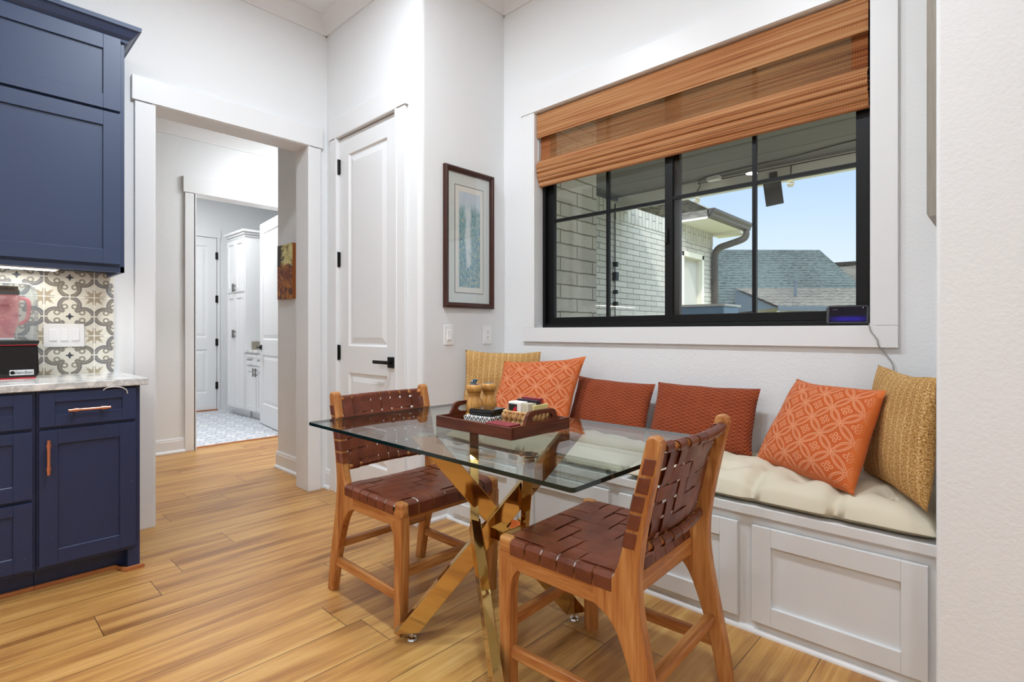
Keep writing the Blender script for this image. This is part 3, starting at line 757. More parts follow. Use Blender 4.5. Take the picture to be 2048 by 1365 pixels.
text('base_lettering', 'blendtec', .021, (xb+.0018, .246, .9375), FACE_X, 'ink_black', lb, xs=.95)
mb = MB(); mb.lathe([(.0085, 0), (.0085, .0006), (.0055, .0006), (.0055, 0)], (xb+.0016, .208, .9375), 20, ax=Matrix.Rotation(PI/2, 3, 'Y')); mb.box(xb+.0014, .2065, .9355, xb+.0022, .2165, .9382)
mb.build('emblem', 'ink_black', lb)
mb = MB(); mb.box(xb-.0035, .105, 1.318, xb-.0005, .228, 1.344); lt = mb.build('enclosure_label', 'label_bronze', bl, bevel=.001)
text('enclosure_lettering', 'blendtec', .0225, (xb-.0002, .176, 1.331), FACE_X, 'ink_black', lt, xs=1.05)
text('jar_lettering', 'blendtec', .02, (-3.4345, .165, 1.255), FACE_X, 'ink_red', bl)

mb = MB(); mb.tube(smoothline([(XF+.022, .488, .862), (XF+.026, .50, .872), (XF+.033, .525, .876), (XF+.034, .552, .872), (XF+.026, .574, .858), (XF+.021, .58, .84)], 6), .0022, 8)
tag(mb.build('charging_cord', 'cable_white', smooth=60), 'thin white cord looping over the top edge of the copper-handled drawer', 'cord')

# ------------------------------------------------------------------ hall and laundry furniture
cv = thing('canvas_picture', 'unframed brown and amber abstract canvas on the hall wall', 'painting', (-4.29, 1.87, 1.44))
mb = MB(); mb.box(-4.415, 1.866, 1.395, -4.135, 1.8925, 1.835); mb.build('canvas', 'abstract_canvas', cv)
mb = MB(); mb.grid(1, 1, lambda u, v: (-4.415 + .28*u, 1.8655, 1.395 + .44*v), uvs=True); mb.build('paint', 'abstract_canvas', cv)

tc = thing('tall_cabinet', 'tall white pantry cabinet with paired doors in the laundry room', 'cabinet', (-7.6, 2.85, 0))
mb = MB(); mb.box(-7.915, 2.672, .1, -7.31, 3.2, 2.42); mb.box(-7.915, 2.74, 0, -7.33, 3.2, .1); mb.build('body', 'trim_paint', tc)
mb = MB()
for o, z0, z1 in ((.012, 2.38, 2.41), (.03, 2.41, 2.44), (.05, 2.44, 2.47)): mb.box(-7.915-o, 2.672-o, z0, -7.31+o, 3.2, z1)
mb.build('crown_molding', 'trim_paint', tc, bevel=.004)
for x0 in (-7.907, -7.611):
    for z0, h in ((.115, 1.525), (1.665, .70)):
        F = frame((x0, 2.672, z0), (1, 0, 0), (0, -1, 0)); mb = MB(); shaker(mb, F, .291, h, .058, .02, .01); dd = mb.build('door', 'trim_paint', tc)
        xh = x0 + (.268 if x0 < -7.7 else .023); zh = 1.10 if h > 1 else 1.72
        mb = MB(); mb.tube([(xh, 2.625, zh-.055), (xh, 2.625, zh+.055)], .007, 8)
        for q in (-.03, .03): mb.tube([(xh, 2.655, zh+q), (xh, 2.625, zh+q)], .005, 8)
        mb.build('handle', 'bracket_nickel', dd)
lc = thing('laundry_cabinet', 'low white laundry cabinet with a drawer, half behind the open door', 'cabinet', (-6.9, 2.9, 0))
mb = MB(); mb.box(-7.308, 2.69, .1, -6.3, 3.2, .86); mb.box(-7.308, 2.76, 0, -6.3, 3.2, .1); mb.build('body', 'trim_paint', lc)
for x0 in (-7.285, -6.945, -6.6):
    F = frame((x0, 2.69, .70), (1, 0, 0), (0, -1, 0)); mb = MB(); shaker(mb, F, .325, .14, .04, .02, .008); q = mb.build('drawer', 'trim_paint', lc)
    mb = MB(); mb.tube([(x0+.11, 2.645, .77), (x0+.22, 2.645, .77)], .007, 8); mb.tube([(x0+.13, 2.67, .77), (x0+.13, 2.645, .77)], .005, 8); mb.tube([(x0+.2, 2.67, .77), (x0+.2, 2.645, .77)], .005, 8); mb.build('handle', 'bracket_nickel', q)
    F = frame((x0, 2.69, .12), (1, 0, 0), (0, -1, 0)); mb = MB(); shaker(mb, F, .325, .565, .055, .02, .008); q = mb.build('door', 'trim_paint', lc)
    xh = x0+.295 if x0 < -7.1 else x0+.03
    mb = MB(); mb.tube([(xh, 2.645, .56), (xh, 2.645, .67)], .007, 8); mb.tube([(xh, 2.67, .585), (xh, 2.645, .585)], .005, 8); mb.tube([(xh, 2.67, .645), (xh, 2.645, .645)], .005, 8); mb.build('handle', 'bracket_nickel', q)
lt = thing('laundry_counter', 'grey laundry worktop with a low splash behind the open door', 'countertop', (-6.9, 2.95, .862))
mb = MB(); mb.box(-7.307, 2.66, .862, -6.3, 3.3, .895); mb.build('slab', 'marble', lt, bevel=.003)
mb = MB(); mb.box(-7.307, 2.75, .8955, -7.287, 3.3, 1.0); mb.build('side_splash', 'frame_grey', lt, bevel=.002)

# ------------------------------------------------------------------ on the picture wall
pf = thing('picture_frame', 'dark wood framed waterfall print hung on the wall left of the window', 'picture', (XP, 2.272, 1.28))
y0, y1, z0, z1 = 2.063, 2.481, 1.279, 2.153
mb = MB()
prof = [(0, .0), (0, .022), (.008, .028), (.016, .026), (.022, .018), (.03, .018), (.034, .008), (.034, 0)]
def rect_molding(mb, prof, y0, y1, z0, z1, x):
    vs = []
    for i, n in prof: vs += [(x+n, y0+i, z0+i), (x+n, y1-i, z0+i), (x+n, y1-i, z1-i), (x+n, y0+i, z1-i)]
    k = len(prof)
    mb.add(vs, [(4*a+c, 4*a+(c+1) % 4, 4*b+(c+1) % 4, 4*b+c) for a in range(k) for b in ((a+1) % k,) for c in range(4)])
rect_molding(mb, prof, y0, y1, z0, z1, XP+.001); mb.build('frame', 'frame_wood', pf)
mb = MB(); mb.box(XP+.002, y0+.03, z0+.03, XP+.008, y1-.03, z1-.03); mt = mb.build('mat_board', 'mat_board', pf)
mb = MB(); mb.box(XP+.008, 2.150, 1.372, XP+.0085, 2.394, 2.048); mb.build('mat_line', 'mat_line', mt)
mb = MB(); mb.box(XP+.0085, 2.154, 1.376, XP+.0092, 2.390, 2.044); mb.build('print_margin', 'print_paper', mt)
mb = MB(); mb.grid(1, 1, lambda u, v: (XP+.0096, 2.184 + .18*u, 1.41 + .60*v), uvs=True); mb.build('print', 'waterfall_print', mt)
mb = MB(); mb.box(XP+.013, y0+.031, z0+.031, XP+.0145, y1-.031, z1-.031); mb.build('glass', 'picture_glass', pf)

def wall_plate(mb, y, z): mb.box(XP, y-.037, z-.06, XP+.006, y+.037, z+.06)
sw = thing('light_switch', 'single white rocker switch on the wall below the framed waterfall print', 'switch', (XP, 2.107, 1.05))
mb = MB(); wall_plate(mb, 2.107, 1.109); mb.build('plate', 'white_plastic', sw, bevel=.0025)
mb = MB(); mb.box(XP+.006, 2.0905, 1.076, XP+.008, 2.1235, 1.142); mb.prism([(XP+.008, 1.08), (XP+.0135, 1.082), (XP+.0105, 1.11), (XP+.0105, 1.138), (XP+.008, 1.138)], 'xz', 2.0925, 2.1215); mb.build('rocker', 'white_plastic', sw, bevel=.0008)
ot = thing('power_outlet', 'white double power outlet on the wall above the tan left pillow', 'outlet', (XP, 2.435, 1.05))
mb = MB(); wall_plate(mb, 2.435, 1.109); mb.build('plate', 'white_plastic', ot, bevel=.0025)
mb = MB(); mb.box(XP+.006, 2.4185, 1.076, XP+.0078, 2.4515, 1.142); fc = mb.build('receptacle', 'white_plastic', ot, bevel=.001)
mb = MB()
for z in (1.093, 1.127):
    for dy in (-.007, .006): mb.box(XP+.0078, 2.435+dy-.0012, z, XP+.0082, 2.435+dy+.0012, z+.009)
    mb.box(XP+.0078, 2.4325, z-.009, XP+.0082, 2.4375, z-.004)
mb.build('slots', 'slot_dark', fc)

gf = thing('picture_frame', 'grey edged frame seen side-on against the right nook wall', 'picture', (XR, 2.25, 1.474))
mb = MB()
prof = [(0, 0), (0, .026), (.01, .03), (.03, .026), (.03, 0)]
vs = []
for i, n in prof: vs += [(XR-.001-n, 2.0+i, 1.474+i), (XR-.001-n, 2.53-i, 1.474+i), (XR-.001-n, 2.53-i, 2.45-i), (XR-.001-n, 2.0+i, 2.45-i)]
mb.add(vs, [(4*a+c, 4*a+(c+1) % 4, 4*b+(c+1) % 4, 4*b+c) for a in range(5) for b in ((a+1) % 5,) for c in range(4)]); mb.build('frame', 'frame_grey', gf)
mb = MB(); mb.box(XR-.012, 2.025, 1.5, XR-.002, 2.505, 2.425); mb.build('print', 'print_paper', gf)

# ------------------------------------------------------------------ window
WX0, WX1, WZ0, WZ1 = -2.233, -.423, 1.156, 2.533
mb = MB()   # drywall return lined in white
mb.box(WX0-.02, 2.578, WZ0-.02, WX0, 2.76, WZ1+.02); mb.box(WX1, 2.578, WZ0-.02, WX1+.02, 2.76, WZ1+.02)
mb.box(WX0, 2.578, WZ1, WX1, 2.76, WZ1+.02); mb.box(WX0, 2.578, WZ0-.02, WX1, 2.76, WZ0)
struct(mb.build('trim_18', 'trim_paint', bevel=.0015))
mb = MB()
mb.box(-2.333, 2.576, WZ0, WX0-.006, YW+.001, WZ1+.003); mb.box(WX1+.006, 2.576, WZ0, -.3297, YW+.001, WZ1+.003)
mb.box(-2.345, 2.570, WZ1+.003, -.318, YW+.001, 2.675); mb.box(-2.333, 2.576, 1.066, -.3297, YW+.001, WZ0-.001); mb.box(WX0-.006, 2.576, WZ0-.003, WX1+.006, 2.60, WZ0)
struct(mb.build('trim_19', 'trim_paint', bevel=.002))
yf = 2.662
mb = MB()
def rect_frame(mb, x0, x1, z0, z1, w, ya, yb, wb=None):
    wb = wb or w
    mb.box(x0, ya, z0, x0+w, yb, z1); mb.box(x1-w, ya, z0, x1, yb, z1); mb.box(x0+w, ya, z0, x1-w, yb, z0+wb); mb.box(x0+w, ya, z1-w, x1-w, yb, z1)
rect_frame(mb, WX0, WX1, WZ0, WZ1, .022, yf, 2.75); mb.box(WX0+.022, yf+.012, WZ0+.022, WX1-.022, 2.74, WZ0+.03)
win = struct(mb.build('window_1', 'black_frame', bevel=.0015))
def sash(x0, x1, ya, yb, w):
    mb = MB(); rect_frame(mb, x0, x1, WZ0+.024, WZ1-.022, w, ya, yb, .042); s_ = mb.build('sash', 'black_frame', win, bevel=.002)
    ym = (ya+yb)/2; xm = (x0+x1)/2; zm = 1.848
    mb = MB(); mb.box(x0+w-.002, ym-.004, WZ0+.06, x1-w+.002, ym+.004, WZ1-.06); mb.build('pane', 'window_glass', s_)
    mb = MB(); mb.box(xm-.009, ym-.011, WZ0+.06, xm+.009, ym+.011, WZ1-.06); mb.box(x0+w, ym-.0105, zm-.009, x1-w, ym+.0105, zm+.009); mb.build('muntin', 'black_frame', s_)
sash(WX0+.02, -1.30, 2.69, 2.72, .052); sash(-1.372, WX1-.02, 2.664, 2.69, .045)
mb = MB(); mb.prism([(2.664, 1.60), (2.654, 1.61), (2.652, 1.645), (2.654, 1.68), (2.664, 1.69)], 'yz', -1.366, -1.350); mb.build('latch', 'black_frame', win, bevel=.002)

# woven wood shade, drawn up into folds
sh = thing('roman_shade', 'woven bamboo roman shade pulled partway up the window', 'shade', ((WX0+WX1)/2, 2.62, 2.07))
mb = MB(); mb.box(WX0+.008, 2.622, 2.49, WX1-.012, 2.66, 2.53); mb.build('headrail', 'bamboo', sh)
def vsheet(x0, x1, prof, th, mat, name, par):
    po = smoothline(prof, 5); nrm = []
    for i in range(len(po)):
        t = (po[min(i+1, len(po)-1)] - po[max(i-1, 0)]).normalized(); nrm.append(Vector((-t.y, t.x)))
    ring = [p for p in po] + [p + n*th for p, n in reversed(list(zip(po, nrm)))]
    mb = MB(); mb.prism([(p.x, p.y) for p in ring], 'yz', x0, x1); return mb.build(name, mat, par, smooth=50)
vsheet(WX0+.004, WX1-.010, [(2.606, 2.527), (2.604, 2.45), (2.606, 2.374)], -.004, 'bamboo', 'valance', sh)
vsheet(WX0+.012, WX1-.016, [(2.634, 2.50), (2.634, 2.36), (2.632, 2.27), (2.626, 2.238), (2.612, 2.214)], -.002, 'bamboo_sheer', 'shade_cloth', sh)
for x0, x1 in ((WX0+.012, WX0+.085), (WX1-.075, WX1-.016)):
    vsheet(x0, x1, [(2.6365, 2.50), (2.6365, 2.36), (2.6345, 2.27), (2.63, 2.24)], -.002, 'bamboo', 'edge_binding', sh)
for i, (ya, zt, zb, bulge) in enumerate([(2.618, 2.232, 2.172, .038), (2.616, 2.194, 2.146, .032), (2.620, 2.166, 2.114, .027), (2.624, 2.136, 2.094, .020), (2.629, 2.112, 2.066, .010)]):
    x0, x1 = WX0+.006, WX1-.012
    vsheet(x0, x1, [(ya+.012, zt), (ya-.002, zt-.008), (ya-bulge*.6, zb+(zt-zb)*.45), (ya-bulge*.5, zb+.008), (ya+.004, zb), (ya+.016, zb+.012)], -.003, 'bamboo', 'fold', sh)
mb = MB(); mb.tube(smoothline([(WX0+.005, 2.614, 2.372), (WX0+.007, 2.612, 2.3), (WX0+.005, 2.612, 2.23)], 5), .0022, 6); mb.build('pull_cord', 'cable_white', sh)

# smart display with its lead
sd = thing('smart_display', 'small black smart display glowing blue at the right end of the window sill', 'display', (-.505, 2.615, WZ0))
Rz = Matrix.Rotation(math.radians(6), 3, 'Z'); Rx = Matrix.Rotation(math.radians(-17), 3, 'X'); c0 = Vector((-.508, 2.607, WZ0))
def disp(p): return c0 + Rz @ (Rx @ Vector(p))
mb = MB(); pts = []
for x, z in [(-.078, .010), (-.07, .003), (.07, .003), (.078, .010), (.079, .075), (.071, .088), (-.071, .088), (-.079, .075)]: pts.append((x, z))
n = len(pts)
vs = [disp((x*1.0, -.012, z)) for x, z in pts] + [disp((x, .004, z)) for x, z in pts] + [disp((x*.72, .040, .012 + (z-.003)*.62)) for x, z in pts]
for q in vs: q.z = max(q.z, WZ0+.0008)
mb.add(vs, [tuple(range(n-1, -1, -1)), tuple(range(2*n, 3*n))] + [(r*n+i, r*n+(i+1) % n, (r+1)*n+(i+1) % n, (r+1)*n+i) for r in (0, 1) for i in range(n)])
mb.build('body', 'satin_black', sd, bevel=.004, seg=3)
mb = MB(); mb.grid(1, 1, lambda u, v: disp((-.067 + .134*u, -.0128, .012 + .068*v)), uvs=True); scr = mb.build('screen', 'screen_glow', sd)
mb = MB()
for x, z, r in ((-.052, .068, .0011), (-.046, .068, .0011), (-.039, .068, .0011), (.055, .075, .002)):
    mb = MB(); mb.lathe([(r, 0), (r, .0008)], disp((x, -.0132, z)), 8, ax=Matrix.Rotation(PI/2, 3, 'X')); mb.build('status_dot', 'card_white', scr)
mb = MB(); mb.tube(smoothline([(-.44, 2.63, WZ0+.012), (-.428, 2.60, WZ0+.005), (-.424, 2.570, WZ0-.006), (-.418, 2.572, 1.13), (-.398, 2.57, 1.10), (-.393, 2.572, 1.075), (-.375, 2.585, 1.045), (-.353, 2.586, 1.01), (-.345, 2.588, .97), (-.34, 2.588, .80)], 6), .0024, 8)
tag(mb.build('power_lead', 'cable_grey', smooth=60), 'thin grey lead hanging from the window sill behind the tan right pillow', 'cord')

# ------------------------------------------------------------------ built-in bench
YB = 2.085
be = thing('storage_bench', 'white built-in storage bench with shaker fronts under the window', 'bench', (-1.34, 2.34, 0))
mb = MB(); mb.box(XP+.001, YB, .0, XR-.001, YW-.001, .44); mb.build('body', 'bench_paint', be)
mb = MB(); mb.box(XP+.001, YB-.022, .44, XR-.001, YW-.001, .478); mb.build('lid', 'bench_paint', be, bevel=.004)
for x0 in (-.712, -1.288, -1.864, -2.44):
    F = frame((x0, YB, .048), (1, 0, 0), (0, -1, 0)); mb = MB(); shaker(mb, F, .523, .358, .068, .021, .013); mb.build('door', 'bench_paint', be, bevel=.0015)
mb = MB(); q = [(0, 0), (.018, 0), (.017, .007), (.012, .014), (.004, .018), (0, .018)]
vs = [Vector((x, YB - o, z)) for x in (XP+.001, XR-.001) for o, z in q]; k = len(q)
mb.add(vs, [tuple(range(k)), tuple(range(2*k-1, k-1, -1))] + [(i, (i+1) % k, k+(i+1) % k, k+i) for i in range(k)]); mb.build('base_molding', 'trim_paint', be)

def nz(*p): return noise.noise(Vector(p))
def cushion(x0, x1, label, seed):
    y0, y1, z0 = 2.058, 2.588, .479
    L, D = x1-x0, y1-y0
    tx = [(i+.5)/4 for i in range(4)]; ty = [.27, .73]
    def top(u, v):
        a, b = 2*u-1, 2*v-1
        e = max(0, (1-abs(a)**6)*(1-abs(b)**4.5))**.46
        h = .088*e
        for t in tx:
            for s in ty: h -= .034*math.exp(-(((u-t)*L)**2 + ((v-s)*D)**2)/.0016)*e
        for i in range(1, 4):
            d = abs(u - i/4)*L; h -= (.018 + .02*max(0, 1-v*3))*math.exp(-d*d/.0006)*e*(1 if v < .5 else .7)
        h += .013*nz(u*7*L+seed, v*5, 1)*e + .006*nz(u*20*L+seed, v*8, 4)*e + .003*nz(u*45*L+seed, v*16, 8)*e
        ex = (1 - .035*(abs(b)**6)); yy = b
        wob = .010*nz(u*6*L+seed, 0, 9) + sum(.016*math.exp(-((u - i/4)*L)**2/.0005) for i in range(1, 4))*max(0, 1 - v*6)
        return Vector((x0 + L*(.5 + .5*a*(1-.012*b*b)), y0 + D*(.5 + .5*b) + (wob*(1-v)), z0 + .024 + h))
    def bot(u, v):
        p = top(u, v); a, b = 2*u-1, 2*v-1
        e = max(0, (1-abs(a)**16)*(1-abs(b)**16))**.3
        p.z = z0 + .024 - .0225*e; return p
    c = thing('bench_cushion', label, 'cushion', ((x0+x1)/2, 2.315, z0), 'tufted bench cushions')
    mb = MB(); mb.grid(96, 48, top); mb.grid(96, 12, lambda u, v: bot(u, v)); mb.build('cover', 'cushion_linen', c, smooth=75, weld=True)
    mb = MB(); pts = [top(i/60, 0) + Vector((0, -.001, .0)) for i in range(61)]; mb.tube(pts, .0015, 6); mb.build('seam', 'seam_thread', c, smooth=60)
    for t in tx:
        for s in ty: mb = MB(); mb.lathe([(.001, .004), (.007, .004), (.009, .001), (.009, -.002)], top(t, s) + Vector((0, 0, .003)), 10); mb.build('tuft', 'cushion_linen', c, smooth=50)
cushion(XP+.02, -1.275, 'cream tufted bench cushion on the far half of the bench by the picture wall', 1.)
cushion(-1.262, XR-.006, 'cream tufted bench cushion on the near half under the orange and tan right pillows', 7.)

def pillow(label, mat, c00, c10, c11, c01, T, group, seed, pinch=.07, ears=0., sag=0., name='throw_pillow', uvs=1., piping=None):
    """corners: bottom left, bottom right, top right, top left as seen; T is the full depth"""
    P = [Vector(q) for q in (c00, c10, c11, c01)]
    Nn = (P[1]-P[0]).cross(P[3]-P[0]).normalized()
    N_ = 34
    def mid(u, v):
        a, b = 2*u-1, 2*v-1
        k = pinch
        a2 = a*(1 - k*(1 - b*b)**1.0*(abs(a)**2)); b2 = b*(1 - k*(1 - a*a)*(abs(b)**2))
        a2 += .02*nz(b*1.7+seed, a*.6, 3)*(1-abs(b)); b2 += .03*nz(a*1.9, seed, b*.5)*abs(b)
        if b > 0: b2 -= sag*(1-a*a)*b
        U, V = (a2+1)/2, (b2+1)/2
        return (P[0]*(1-U) + P[1]*U)*(1-V) + (P[3]*(1-U) + P[2]*U)*V, a, b
    def sheet(sg):
        def fn(u, v):
            p, a, b = mid(u, v)
            e = max(0., (1-a*a)*(1-b*b))**.5
            e = e*.75 + .25*max(0., (1-a**4)*(1-b**4))**.5
            w = .10*nz(a*2.1+seed, b*2.1, sg*2)*e + .035*nz(a*6+seed, b*6, sg)*e**.5
            r = abs(a)*abs(b); crease = -.06*e*max(0, math.sin((a*sg+b*1.3)*9+seed))*max(0, .8-abs(abs(a)-.75)*4)
            return p + Nn*sg*T*.5*(e*(.95 - .12*b) + w + crease*.5)
        return fn
    mb = MB(); mb.grid(N_, N_, sheet(1), uvs=True); mb.grid(N_, N_, sheet(-1), uvs=True)
    root = tag(mb.build(name, mat, smooth=80, weld=True), label, 'pillow', group)
    return root
G3 = 'throw pillows along the bench'
pillow('tan woven straw pillow in the far corner behind the orange pillow', 'straw_weave', (-2.47, 2.15, .578), (-2.07, 2.46, .578), (-2.135, 2.53, 1.005), (-2.485, 2.215, 1.018), .12, G3, 2., .07)
pillow('orange ring patterned pillow leaning on the tan far-corner pillow', 'orange_rings', (-2.2, 2.10, .578), (-1.735, 2.27, .578), (-1.745, 2.46, .990), (-2.215, 2.285, .952), .13, G3, 5., .07)
pillow('rust zigzag lumbar pillow beside the far orange pillow', 'rust_zigzag', (-1.85, 2.41, .582), (-1.352, 2.41, .572), (-1.352, 2.525, .855), (-1.845, 2.53, .872), .13, G3, 8., .05)
pillow('rust zigzag lumbar pillow in the middle of the bench below the window', 'rust_zigzag', (-1.352, 2.43, .575), (-.832, 2.42, .572), (-.828, 2.52, .872), (-1.338, 2.53, .872), .13, G3, 11., .05)
pillow('orange ring patterned pillow leaning on the tan right pillow', 'orange_rings', (-.803, 2.372, .578), (-.391, 2.098, .575), (-.3244, 2.277, .92), (-.682, 2.53, .925), .15, G3, 14., .06)
pillow('tan woven straw pillow at the right end of the bench', 'straw_weave', (-.425, 2.47, .578), (-.19, 2.06, .575), (-.170, 2.10, .985), (-.392, 2.555, 1.0), .115, G3, 17., .06)

# ------------------------------------------------------------------ dining table
TZ = .77
tb = thing('dining_table', 'glass topped dining table on crossed gold bars', 'table', (-1.39, 1.42, 0))
x0, x1, y0, y1 = -2.045, -.735, .985, 1.785
rr = .012
out = corner(x1-rr, y0+rr, rr, -90, 0, 5) + corner(x1-rr, y1-rr, rr, 0, 90, 5) + corner(x0+rr, y1-rr, rr, 90, 180, 5) + corner(x0+rr, y0+rr, rr, 180, 270, 5)
n = len(out); mb = MB()
mb.add([(x, y, TZ-.012) for x, y in out] + [(x, y, TZ) for x, y in out], [tuple(range(n-1, -1, -1)), tuple(range(n, 2*n))])
mb.add([(x, y, TZ-.012) for x, y in out] + [(x, y, TZ) for x, y in out], [(i, (i+1) % n, n+(i+1) % n, n+i) for i in range(n)], 1)
mb.build('table_top', ['table_glass', 'glass_edge'], tb)
def mount(leg, x, y):
    mb = MB(); mb.lathe([(.03, TZ-.0165), (.03, TZ-.0125)], (x, y, 0), 24); mb.build('mount', 'chrome', leg)
def foot(leg, x, y, z=.036):
    mb = MB(); mb.lathe([(.017, 0), (.019, .004), (.016, .011), (.006, .014), (.006, z)], (x, y, 0), 18); mb.build('leveler', 'chrome', leg, smooth=40)
TW, TT = .068, .034
def gold(pts, f, mnt):
    mb = MB()
    for i in range(len(pts)-1): mb.bar(pts[i], pts[i+1], TW, TT, i == 0, i == len(pts)-2)
    leg = mb.build('leg', 'gold', tb, bevel=.002)
    foot(leg, *f); mount(leg, *mnt)
gold([(-1.246, 1.688, .034), (-1.556, 1.186, TZ-.018)], (-1.25, 1.682), (-1.556, 1.19))
gold([(-1.612, 1.15, .034), (-1.21, 1.615, TZ-.018)], (-1.6, 1.166), (-1.21, 1.615))
gold([(-1.108, 1.122, .034), (-1.452, 1.339, .420), (-1.565, 1.44, TZ-.018)], (-1.115, 1.127), (-1.565, 1.44))
gold([(-1.59, 1.66, .034), (-1.425, 1.585, .36), (-1.075, 1.215, TZ-.018)], (-1.582, 1.655), (-1.075, 1.215))
mb = MB(); mb.box(-1.45, 1.37, .37, -1.33, 1.49, .41); mb.build('hub_plate', 'gold', tb, bevel=.002)

# ------------------------------------------------------------------ chairs (front looks along +x)
def chair():
    ch = thing('dining_chair', 'leather strap chair', 'chair', (0, 0, 0), 'woven leather dining chairs')
    HW, t = .218, .036                                # inside of side frames, their thickness
    front = smoothline([(.272, 0), (.281, .25), (.284, .42), (.286, .442)], 5)
    frontb = smoothline([(.205, .405), (.226, .375), (.234, .33), (.236, .2), (.234, 0)], 5)
    rearf = smoothline([(-.232, 0), (-.197, .16), (-.150, .30), (-.112, .365), (-.06, .395)], 6)
    rearu = smoothline([(-.06, .455), (-.108, .468), (-.136, .515), (-.158, .60), (-.185, .72), (-.216, .845)], 6)
    cap = [Vector((-.218 - .02*math.sin(a), .845 + .022*(1-math.cos(a))*.8)) if False else Vector((-.237 + .021*math.cos(a), .848 + .019*math.sin(a))) for a in [PI*k/6 for k in range(7)]]
    rearb = smoothline([(-.259, .845), (-.232, .72), (-.208, .60), (-.196, .50), (-.202, .40), (-.228, .26), (-.256, .12), (-.272, 0)], 6)
    for s in (-1, 1):
        a, b = s*HW, s*(HW+t)
        mb = MB(); mb.prism([(p.x, p.y) for p in front + frontb], 'xz', a, b); mb.build('leg', 'chair_wood_up', ch, bevel=.007, seg=3)
        mb = MB(); mb.prism([(p.x, p.y) for p in rearf + rearu + cap + rearb], 'xz', a, b); mb.build('leg', 'chair_wood_up', ch, bevel=.007, seg=3)
        mb = MB(); mb.prism([(-.075, .393), (.0, .392), (.10, .395), (.17, .396), (.212, .40), (.284, .438), (.284, .452), (.276, .456), (-.075, .456)], 'xz', a+.001*s, b-.001*s)
        mb.build('seat_rail', 'chair_wood_x', ch, bevel=.005, seg=3)
        mb = MB(); mb.box(.232, min(a, b)-.0, .44, .286, max(a, b), .492); mb.build('corner_block', 'chair_wood_x', ch, bevel=.012, seg=4)
        mb = MB(); mb.box(-.215, s*(HW+t/2)-.012, .118, .245, s*(HW+t/2)+.012, .155); mb.build('stretcher', 'chair_wood_x', ch, bevel=.005)
    mb = MB(); mb.box(.243, -HW, .205, .268, HW, .243); mb.build('stretcher', 'chair_wood_y', ch, bevel=.005)
    mb = MB(); mb.box(-.222, -HW, .195, -.188, HW, .225); mb.build('stretcher', 'chair_wood_y', ch, bevel=.005)
    mb = MB(); mb.box(.24, -HW, .42, .272, HW, .472); mb.build('seat_rail', 'chair_wood_y', ch, bevel=.004)
    mb = MB(); mb.box(-.145, -HW, .40, -.115, HW, .455); mb.build('seat_rail', 'chair_wood_y', ch, bevel=.004)
    # seat straps, woven over two under two
    zt, e = .4885, HW+t
    NX, NY = 6, 7                                     # straps across (run along y), straps along x
    xs0, xs1 = -.122, .236; ys0, ys1 = -.235, .235
    px, py = (xs1-xs0)/NX, (ys1-ys0)/NY
    def over(i, j): return 1 if ((i + j) % 4) < 2 else -1
    mb = MB(); amp, th = .0022, .0022
    def ribbon(path, side, w, up):
        """strap along path; side: half-width vector"""
        n = len(path); vs = []
        for p, q in path: vs += [p - side*w, p + side*w, p + side*w - q*th, p - side*w - q*th]
        fs = [(4*i+k, 4*i+(k+1) % 4, 4*i+4+(k+1) % 4, 4*i+4+k) for i in range(n-1) for k in range(4)] + [(3, 2, 1, 0), tuple(4*(n-1)+k for k in range(4))]
        mb.add(vs, fs)
    Z = Vector((0, 0, 1))
    def dip(x, y): return -.012*math.cos(x*PI/.5)*math.cos(y*PI/.56)*.8 + .004
    for i in range(NX):
        x = xs0 + px*(i+.5); path = []
        path.append((Vector((x, -e-.004, zt-.045)), Vector((0, -1, 0)))); path.append((Vector((x, -e-.004, zt-.012)), Vector((0, -1, 0)))); path.append((Vector((x, -e+.006, zt-.001)), Vector((0, -.7, .7))))
        for j in range(NY):
            y = ys0 + py*(j+.5); o = over(i, j)
            for d_, k in ((-.28, 1), (.28, 1)): path.append((Vector((x, y+py*d_, zt + dip(x, y) + amp*o)), Z))
        path.append((Vector((x, e-.006, zt-.001)), Vector((0, .7, .7)))); path.append((Vector((x, e+.004, zt-.012)), Vector((0, 1, 0)))); path.append((Vector((x, e+.004, zt-.045)), Vector((0, 1, 0))))
        ribbon(path, Vector((1, 0, 0)), px*.464, Z)
    for j in range(NY):
        y = ys0 + py*(j+.5); path = []
        path.append((Vector((xs0-.02, y, zt-.04)), Vector((-1, 0, 0)))); path.append((Vector((xs0-.012, y, zt-.006)), Vector((-.7, 0, .7))))
        for i in range(NX):
            x = xs0 + px*(i+.5); o = -over(i, j)
            for d_ in (-.28, .28): path.append((Vector((x+px*d_, y, zt + dip(x, y) + amp*o)), Z))
        path.append((Vector((.262, y, zt+.001)), Vector((.3, 0, .9)))); path.append((Vector((.277, y, zt-.009)), Vector((.8, 0, .5)))); path.append((Vector((.28, y, zt-.05)), Vector((1, 0, 0))))
        w = py*.478
        if abs(y) > HW-.01: pass
        ribbon(path, Vector((0, 1, 0)), w if abs(y)+w < HW+.004 else w*.9, Z)
    mb.build('seat', 'leather', ch, bevel=.0009, seg=1, smooth=35)
    # backrest: curved top and bottom rails wrapped by upright straps, level straps woven through
    def bx(z): return -.176 - (z-.535)*.225 + (.0 if z < .7 else -(z-.7)*.09)
    def bow(y): return .018 - .03*(1 - (y/HW)**2)
    br = sub('backrest', ch)
    for z in (.548, .832):
        mb = MB(); mb.tube([(bx(z)+bow(HW*(k/6-1)), HW*(k/6-1), z) for k in range(13)], .012, 10); mb.build('back_rail', 'chair_wood_y', br, smooth=50)
    NV, NH = 8, 5; ym = HW-.006; pv = 2*ym/NV; z0, z1 = .566, .814; ph = (z1-z0)/NH
    mb = MB()
